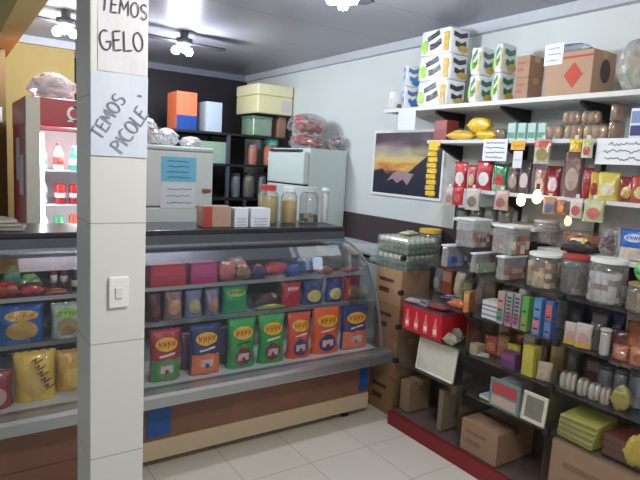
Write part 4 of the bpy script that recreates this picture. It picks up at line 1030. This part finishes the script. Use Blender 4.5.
# row 4 (.40-.61)
p = at(440, 365, 'x', 2.30)
t = thing('plastic_tray', 'white rounded plastic tray leaning upright in the far glass compartment', 'plastic tray', (2.275, 2.12, L4+.001), (0, .12, 0))
link('tray_panel', B(0, .006, -.12, .15, .0, .185, bev=.0025), M((206, 204, 192), .5), t)
bm = bmesh.new()
for a in ((-.13, -.12, 0, .19), (.15, .16, 0, .19)): bx(bm, -.006, .008, a[0], a[1], a[2], a[3], bev=.003)
bx(bm, -.006, .008, -.13, .16, .185, .196, bev=.003); bx(bm, -.006, .008, -.13, .16, -.0, .01, bev=.003)
link('tray_rim', bm, M((222, 220, 206), .5), t)
side('smallbox', 'flat_box', 'box', 'white and maroon flat box in the middle compartment above the big carton', 492, 532, 381, L4+.0195, 2.285, .16, c=(176, 178, 190), c2=(120, 44, 58))
put('booklet', 'book', 'book', 'pale flat book under the white and maroon box', (2.37, 1.68, L4+.001), .26, .18, .018, -PI/2, c=(150, 156, 170))
side('smallbox', 'flat_box', 'box', 'teal and red printed pack standing at the front of the middle compartment', 489, 521, 382, L4, 2.255, .012, c=(96, 150, 150), c2=(196, 60, 70), c3=(206, 180, 170))
t = thing('photo_frame', 'cream photo frame standing beside the teal and red pack', 'photo frame', (2.262, at(533, 405, 'x', 2.26).y, L4+.001), (0, .1, 0))
bm = bmesh.new(); bx(bm, 0, .01, -.065, .065, 0, .018, bev=.003); bx(bm, 0, .01, -.065, .065, .122, .14, bev=.003); bx(bm, 0, .01, -.065, -.047, .018, .122, bev=.003); bx(bm, 0, .01, .047, .065, .018, .122, bev=.003)
link('frame', bm, M((206, 200, 182), .5), t); link('picture_panel', B(.004, .008, -.047, .047, .018, .122), M((120, 116, 104), .6, 0, .3, 30), t)
G = 'notebooks stacked in the near compartment'
for k, (c, lb) in enumerate([((168, 166, 70), 'lowest olive yellow notebook of the stack'), ((160, 158, 84), 'second olive notebook of the stack'), ((176, 172, 80), 'third olive notebook of the stack'), ((168, 168, 88), 'topmost olive notebook of the stack')]):
    put('booklet', 'notebook', 'notebook', lb, (2.36, 1.27, L4+.001+k*.026), .17, .18, .025, -PI/2+.05*(k-1.5), G, c=c, c2=(120, 112, 80))
for k, lb in enumerate(('lower maroon notebook beside the olive stack', 'middle maroon notebook beside the olive stack', 'upper maroon notebook beside the olive stack')):
    put('booklet', 'notebook', 'notebook', lb, (2.38, 1.08, L4+.001+k*.03), .16, .18, .029, -PI/2-.06*k, 'maroon notebooks in the near compartment', c=(104, 58, 54), c2=(90, 70, 60))
side('packet', 'food_pack', 'food pack', 'yellow pack at the right edge of the near compartment', 626, 652, 438, L4, 2.262, .07, c=(196, 170, 50), mark=(206, 186, 90))
# row 3 (.61-.82): far bay
t = thing('drink_crate', 'red printed carton of bottles in the far glass compartment', 'drinks carton', (2.258, 2.245, L1+.001))
link('crate_body', B(0, .25, -.155, .155, 0, .15, bev=.004), M((190, 36, 48), .45, 0, .06), t)
bm = bmesh.new()
for k in range(4):
    lathe([(.018, 0), (.018, .055), (.007, .09), (.007, .11)], 8, 0, 0, bm)
    vs = bm.verts[-32:] if False else None
bm.free(); bm = bmesh.new()
for k in range(4):
    y = .115-.075*k
    prism([(y-.016, .02), (y+.016, .02), (y+.016, .07), (y+.006, .1), (y+.006, .125), (y-.006, .125), (y-.006, .1), (y-.016, .07)], 'x', -.0015, -.0003, bm)
link('printed_bottles', bm, M((222, 120, 116), .5), t)
for k in range(4):
    y = .115-.075*k; link('printed_label', B(-.0022, -.0016, y-.013, y+.013, .035, .06), M((236, 214, 206), .5), t)
link('top_flap', B(-.001, .25, -.156, .156, .1505, .153), M((96, 60, 64), .5), t)
side('smallbox', 'small_pack', 'small pack', 'white pack with blue top standing on the red carton', 416, 434, 276, L1+.156, 2.30, .05, c=(214, 214, 226), c2=(110, 110, 180))
side('packet', 'small_pack', 'small pack', 'white crumpled pack lying on the red carton', 402, 426, 286, L1+.156, 2.27, .06, c=(216, 216, 224), mark=(170, 176, 200))
side('packet', 'small_pack', 'small pack', 'red and white pack beside the blue topped one', 430, 450, 288, L1+.156, 2.29, .06, c=(190, 60, 66), mark=(222, 214, 212))
G = 'sweets in the far compartment'
side('packet', 'sweet_packet', 'sweet packet', 'orange sweet packet in the far top compartment', 448, 466, 300, L2, 2.27, .07, G, c=(206, 100, 50), mark=(220, 140, 80))
side('packet', 'sweet_packet', 'sweet packet', 'dark blue sweet packet behind the orange one', 440, 458, 296, L2, 2.36, .06, G, c=(50, 56, 110), mark=(190, 190, 200))
side('packet', 'sweet_packet', 'sweet packet', 'pale sweet packet beside the red carton', 443, 458, 335, L1, 2.262, .05, G, c=(170, 166, 150), mark=(190, 150, 150))
side('packet', 'sweet_packet', 'sweet packet', 'grey green sweet packet near the first divider', 450, 463, 330, L1, 2.32, .05, G, c=(120, 128, 104), mark=(160, 160, 140))
# top row of the middle bay
G = 'toiletry boxes in the middle top compartment'
for l, r, tp, c, c2, c3, bars, lb in [
  (468, 482, 292, (222, 130, 70), (226, 190, 90), None, 0, 'orange and yellow toiletry box left in the middle compartment'),
  (497, 509, 291, (170, 178, 176), (206, 150, 130), (90, 140, 120), 3, 'pale toiletry box with peach panel'),
  (509, 517, 293, (160, 162, 166), None, (190, 80, 130), 7, 'first grey toiletry box with printed lines and pink foot'),
  (517, 525, 294, (156, 158, 164), None, (196, 84, 136), 7, 'second grey toiletry box with printed lines and pink foot'),
  (525, 533, 297, (90, 170, 80), None, (150, 160, 70), 2, 'green topped toiletry box between the grey and blue ones'),
  (533, 546, 298, (70, 130, 200), (90, 150, 210), (206, 120, 150), 3, 'light blue toiletry box with pink foot'),
  (546, 557, 301, (60, 100, 176), (206, 96, 96), (90, 130, 196), 2, 'deep blue toiletry box with red panel')]:
    side('smallbox', 'toiletry_box', 'toiletry box', lb, l, r, tp, L2, 2.26, .04 if l != 468 else .08, G, c=c, c2=c2, c3=c3, bars=bars)
G = 'flat grey packs in the middle top compartment'
for k, lb in enumerate(('lowest of the flat grey striped packs', 'second of the flat grey striped packs', 'third of the flat grey striped packs', 'topmost of the flat grey striped packs')):
    Ya = at(480, 320, 'x', GX+.01).y; Yb = at(497, 320, 'x', GX+.01).y
    put('booklet', 'flat_pack', 'flat pack', lb, (2.31, (Ya+Yb)/2, L2+.001+k*.024), Ya-Yb, .09, .023, -PI/2+.03*(k % 2), G, c=((96, 150, 126), (180, 178, 180), (90, 92, 120), (186, 182, 182))[k], c2=(200, 196, 200))
# row 3, middle bay: mixed packs
G = 'mixed packs in the middle compartment'
for l, r, tp, c, mk, X, lb in [
  (467, 484, 343, (160, 156, 130), (190, 150, 120), 2.27, 'grey beige pack near the first divider'),
  (482, 497, 335, (176, 60, 50), (206, 120, 90), 2.36, 'small red pack at the back'),
  (497, 516, 334, (150, 100, 76), (190, 140, 110), 2.38, 'brown pack behind the purple one'),
  (500, 522, 352, (90, 40, 96), (130, 60, 130), 2.27, 'purple pack lying in front'),
  (506, 520, 344, (196, 186, 50), (206, 200, 90), 2.33, 'yellow pack behind the purple one'),
  (522, 541, 345, (192, 184, 60), (206, 196, 70), 2.27, 'larger yellow pack right of the purple one'),
  (536, 552, 362, (176, 160, 140), (196, 180, 160), 2.27, 'beige pack beside the second divider'),
  (470, 488, 356, (170, 176, 182), (190, 196, 200), 2.265, 'pale grey pack lying low in front')]:
    if (l+tp) % 3 == 0: side('smallbox', 'food_box', 'food box', lb.replace(' pack', ' box')+' of the middle compartment', l, r, tp, L1, X, .06, G, c=c, c2=mk)
    elif (l+tp) % 3 == 1: side('pouch', 'food_pouch', 'food pouch', lb.replace(' pack', ' pouch')+' of the middle compartment', l, r, tp, L1, X, .05, G, c=c, window=mk)
    else: side('packet', 'food_pack', 'food pack', lb+' of the middle compartment', l, r, tp+4, L1, X, .06, G, c=c, mark=mk)
# near bay
G = 'sachets in the near top compartment'
for l, r, tp, lb in ((561, 574, 322, 'left white sachet with red print and yellow foot'), (574, 590, 324, 'right white sachet with red print and yellow foot')):
    side('pouch', 'sachet', 'sachet', lb, l, r, tp, L2, 2.262, .02, G, c=(206, 198, 190), window=(206, 150, 160), low=(206, 176, 60))
side('pouch', 'snack_pouch', 'snack pouch', 'charcoal pouch between the sachets and the white roll', 590, 602, 322, L2, 2.30, .04, c=(62, 60, 66), window=None)
side('jar', 'white_tube', 'tube', 'slim white tube standing in the near compartment', 600, 610, 328, L2, 2.262, .05, c=(214, 214, 214), lid=(206, 206, 206), fill=.85, bumps=False)
G = 'orange and brown packs in the near compartment'
for l, r, tp, c, mk, X, lb in [(612, 628, 345, (176, 100, 76), (190, 120, 96), 2.27, 'terracotta pack near the white tube'), (630, 650, 348, (180, 110, 84), (150, 80, 60), 2.27, 'terracotta pack at the right edge'),
                               (612, 630, 330, (80, 40, 40), (120, 50, 50), 2.40, 'dark maroon pack behind the terracotta ones'), (628, 648, 322, (200, 104, 60), (214, 130, 90), 2.40, 'orange pack high at the right edge')]:
    side('pouch', 'biscuit_pack', 'biscuit pack', lb, l, r, tp, L2, X, .05, G, c=c, window=mk)
G = 'jars in the near second compartment'
for l, r, tp, c, lb in [(598, 614, 364, (44, 60, 110), 'navy jar left in the near second compartment'), (614, 628, 368, (60, 66, 90), 'slate jar between the navy ones'), (630, 648, 370, (40, 66, 130), 'navy jar at the right edge')]:
    side('jar', 'blue_jar', 'jar', lb, l, r, tp, L1, 2.36, .07, G, c=c, lid=(70, 70, 84), fill=.85, bumps=False)
G = 'white rolls in the near second compartment'
for l, r, tp, c, lb in [(556, 566, 371, (206, 200, 184), 'first pale roll pack beside the second divider'), (566, 576, 373, (210, 206, 196), 'second pale roll pack'), (577, 588, 379, (190, 186, 160), 'third, slightly olive roll pack'), (588, 600, 384, (200, 206, 210), 'fourth bluish white roll pack'), (600, 610, 388, (206, 176, 160), 'fifth pinkish roll pack')]:
    side('rollpack', 'roll_pack', 'roll pack', lb+' of the low row', l, r, tp, L1, 2.262, .06, G, c=c, rolls=2)
side('packet', 'food_pack', 'food pack', 'olive yellow pack right of the pale roll packs', 612, 630, 388, L1, 2.262, .07, c=(150, 140, 60), mark=(160, 156, 90))

PAL = {'rust': (150, 70, 44), 'cream': (190, 176, 150), 'grey': (120, 118, 120), 'maroon': (100, 36, 44), 'olive': (120, 116, 60), 'navy': (44, 50, 90), 'tan': (150, 118, 84), 'white': (200, 198, 194), 'mustard': (180, 146, 50), 'teal': (60, 110, 104), 'brown': (90, 62, 48), 'pink': (180, 110, 120)}
NTH = ('first', 'second', 'third', 'fourth', 'fifth', 'sixth')
rb = random.Random(5)
for bay, ylo, yhi in (('far', 1.905, 2.43), ('middle', 1.40, 1.905), ('near', .90, 1.40)):
    for lev, z, cols in (('top', L2, {'far': ('grey', 'rust', 'cream', 'olive', 'maroon', 'tan'), 'middle': ('brown', 'white', 'teal', 'tan', 'grey', 'navy'), 'near': ('grey', 'navy', 'cream', 'brown', 'rust', 'maroon')}[bay]),
                         ('second', L1, {'far': (), 'middle': ('tan', 'rust', 'cream', 'brown', 'mustard', 'grey'), 'near': ('brown', 'grey', 'tan', 'navy', 'olive', 'teal')}[bay]),
                         ('third', L4, {'far': (), 'middle': (), 'near': ()}[bay])):
        for k, cn in enumerate(cols):
            wq = (yhi-ylo-.03)/len(cols); y = yhi-.015-wq*(k+.5); hq = rb.uniform(.11, .165)
            kd = ('smallbox', 'pouch')[(k+len(bay)) % 2]
            nm = {'smallbox': 'packed_box', 'pouch': 'packed_pouch'}[kd]
            lb = '%s %s, %s along the back of the %s glass bay, %s row' % (cn, {'smallbox': 'box', 'pouch': 'pouch'}[kd], NTH[k], bay, lev)
            c = PAL[cn]; c2 = tuple(int(v*.6+90) for v in c)
            kw = dict(c=c, c2=c2) if kd == 'smallbox' else dict(c=c, window=c2)
            put(kd, nm, {'smallbox': 'box', 'pouch': 'pouch'}[kd], lb, (2.52, y, z+.001), wq*.9, .07, hq, -PI/2+rb.uniform(-.1, .1), 'goods at the back of the glass shelving', **kw)

# ---- on top of the glass unit
G = 'clear tubs on the glass shelving'
for l, r, tp, d, c, lid, sq, lb in [
  (441, 472, 243, .2, ((110, 120, 150), (60, 80, 150), (150, 140, 120)), (214, 220, 224), True, 'clear tub with blue goods at the far end of the glass top'),
  (472, 495, 251, .18, ((120, 150, 120), (150, 150, 140)), (222, 226, 226), True, 'clear tub with greenish goods, second on the glass top'),
  (496, 526, 254, .18, ((130, 100, 90), (160, 140, 130), (90, 120, 110)), (226, 230, 228), True, 'clear tub with brown goods, third on the glass top')]:
    side('jar', 'plastic_tub', 'plastic tub', lb, l, r, tp+1, L3, 2.262, d, G, c=c, lid=lid, square=sq, fill=.6)
side('jar', 'candy_jar', 'candy jar', 'round jar of brown and yellow sweets with white lid', 528, 562, 253, L3, 2.27, .13, c=((110, 66, 44), (190, 150, 80), (206, 190, 160)), lid=(230, 232, 230), fill=.8)
side('jar', 'candy_jar', 'candy jar', 'jar of dark sweets with red lid', 562, 590, 255, L3, 2.30, .12, c=((60, 46, 44), (90, 60, 50)), lid=(176, 60, 56), fill=.7)
side('jar', 'candy_jar', 'candy jar', 'large round jar with wide white lid in front of the lower shelf', 590, 627, 258, L3, 2.262, .17, c=((190, 186, 184), (140, 120, 110), (206, 200, 206)), lid=(232, 234, 232), fill=.75)
side('jar', 'candy_jar', 'candy jar', 'jar of tan sweets at the right edge of the glass top', 628, 662, 284, L3, 2.262, .12, c=((150, 116, 60), (120, 90, 50)), lid=(150, 130, 90), fill=.8)
zq = at(484, 252, 'x', 2.262+.09).z+.006
G = 'clear tubs stacked on other tubs'
side('jar', 'plastic_tub', 'plastic tub', 'upper clear tub of maroon goods below the dark jars', 456, 491, 218, 1.16, 2.30, .14, G, c=((130, 90, 90), (160, 150, 150)), lid=(222, 224, 224), square=True, fill=.6)
side('jar', 'plastic_tub', 'plastic tub', 'wide upper tub of red and white goods under the short shelf', 492, 530, 225, 1.16, 2.30, .14, G, c=((150, 80, 60), (206, 190, 190), (130, 150, 130)), lid=(226, 228, 226), square=True, fill=.7)
side('jar', 'candy_jar', 'candy jar', 'translucent rounded jar left of the bread tray', 533, 558, 220, 1.22, 2.49, .13, None, c=((150, 140, 140), (120, 110, 108)), lid=(190, 180, 180), fill=.5)
# lower grey shelf on the right
ZG = 1.206
t = thing('bread_tray', 'dark tray of golden bread rolls under the orange lamp', 'bread tray', (2.50, at(575, 245, 'x', 2.5).y, ZG))
link('tray', B(0, .16, -.06, .075, 0, .02, bev=.004), M((50, 40, 40), .4), t)
for k in range(2):
    for i in range(2):
        bm = bmesh.new(); bmesh.ops.create_icosphere(bm, subdivisions=2, radius=1)
        for v in bm.verts: v.co = Vector((.045+.07*i+v.co.x*.034, -.03+.07*k+v.co.y*.034, .05+v.co.z*.03))
        link('bread_roll', bm, M((196, 120, 66), .55, 0, .15), t, True)
link('clear_cover', B(.002, .158, -.058, .073, .021, .095, bev=.012), clear((230, 200, 170), .12, .08, .25), t)
side('packet', 'biscuit_pack', 'biscuit pack', 'black and silver pack with yellow stripe before the bread tray', 563, 591, 240, ZG, 2.44, .05, c=(60, 54, 56), mark=(210, 210, 206), mark2=(200, 190, 60))
side('plasticbag', 'sweet_bag', 'sweet bag', 'silver topped bag of maroon sweets beside the bread tray', 596, 622, 224, ZG, 2.49, .12, cs=((120, 26, 40), (110, 30, 50), (206, 206, 210)), m=9, fac=.14)
side('snack_bag', 'snack_bag', 'snack bag', 'blue topped snack bag near the right edge of the lower shelf', 621, 646, 230, ZG, 2.50, .07, c=(36, 96, 186), c2=(206, 190, 180), brand=(190, 206, 226), ink=(60, 90, 170))
p = at(634, 262, 'x', 2.42)
t = thing('toy_ball', 'lime and green ball at the right edge above the glass top', 'ball', (2.36, at(640, 262, 'x', 2.36).y, 0))
j2 = [o for o in bpy.data.objects if o.get('label', '').startswith('jar of tan sweets')][0]
zj = max((j2.matrix_basis @ v.co).z for c_ in j2.children for v in c_.data.vertices)
bm = bmesh.new(); bmesh.ops.create_uvsphere(bm, u_segments=20, v_segments=14, radius=.05)
t.location = (j2.location.x, j2.location.y, zj+.051)
link('ball', bm, M((150, 196, 60), .4, 0, .3, 8), t, True)
bm = lathe([(.0505, -.012), (.0515, 0), (.0505, .012)], 24); link('green_band', bm, M((50, 160, 120), .4), t, True)
# switch on the yellow wall end
t = thing('wall_switch', 'small white switch on the yellow wall end', 'light switch', (.36, 4.349, 1.72))
link('switch_plate', B(-.045, -.015, -.006, 0, 0, .1, bev=.002), M((214, 214, 214), .4), t)
link('rocker', B(-.035, -.025, -.009, -.006, .035, .065), M((200, 200, 200), .4), t)

# ============================================================ CAMERA
cd = bpy.data.cameras.new('camera'); cam = bpy.data.objects.new('camera', cd); C.objects.link(cam)
cam.matrix_world = Matrix.Translation((0, 0, EYE)) @ ROT.to_4x4()
cd.sensor_fit = 'HORIZONTAL'; cd.sensor_width = 36; cd.lens = F_PX/640*36; cd.clip_start = .01
scene.camera = cam
vs = scene.view_settings
vs.view_transform = 'Standard'; vs.look = 'None'; vs.gamma = 1; vs.use_curve_mapping = False; vs.exposure = 0.2
scene.cycles.max_bounces = 10; scene.cycles.transparent_max_bounces = 24
scene.cycles.use_denoising = True
scene.cycles.sample_clamp_indirect = 4
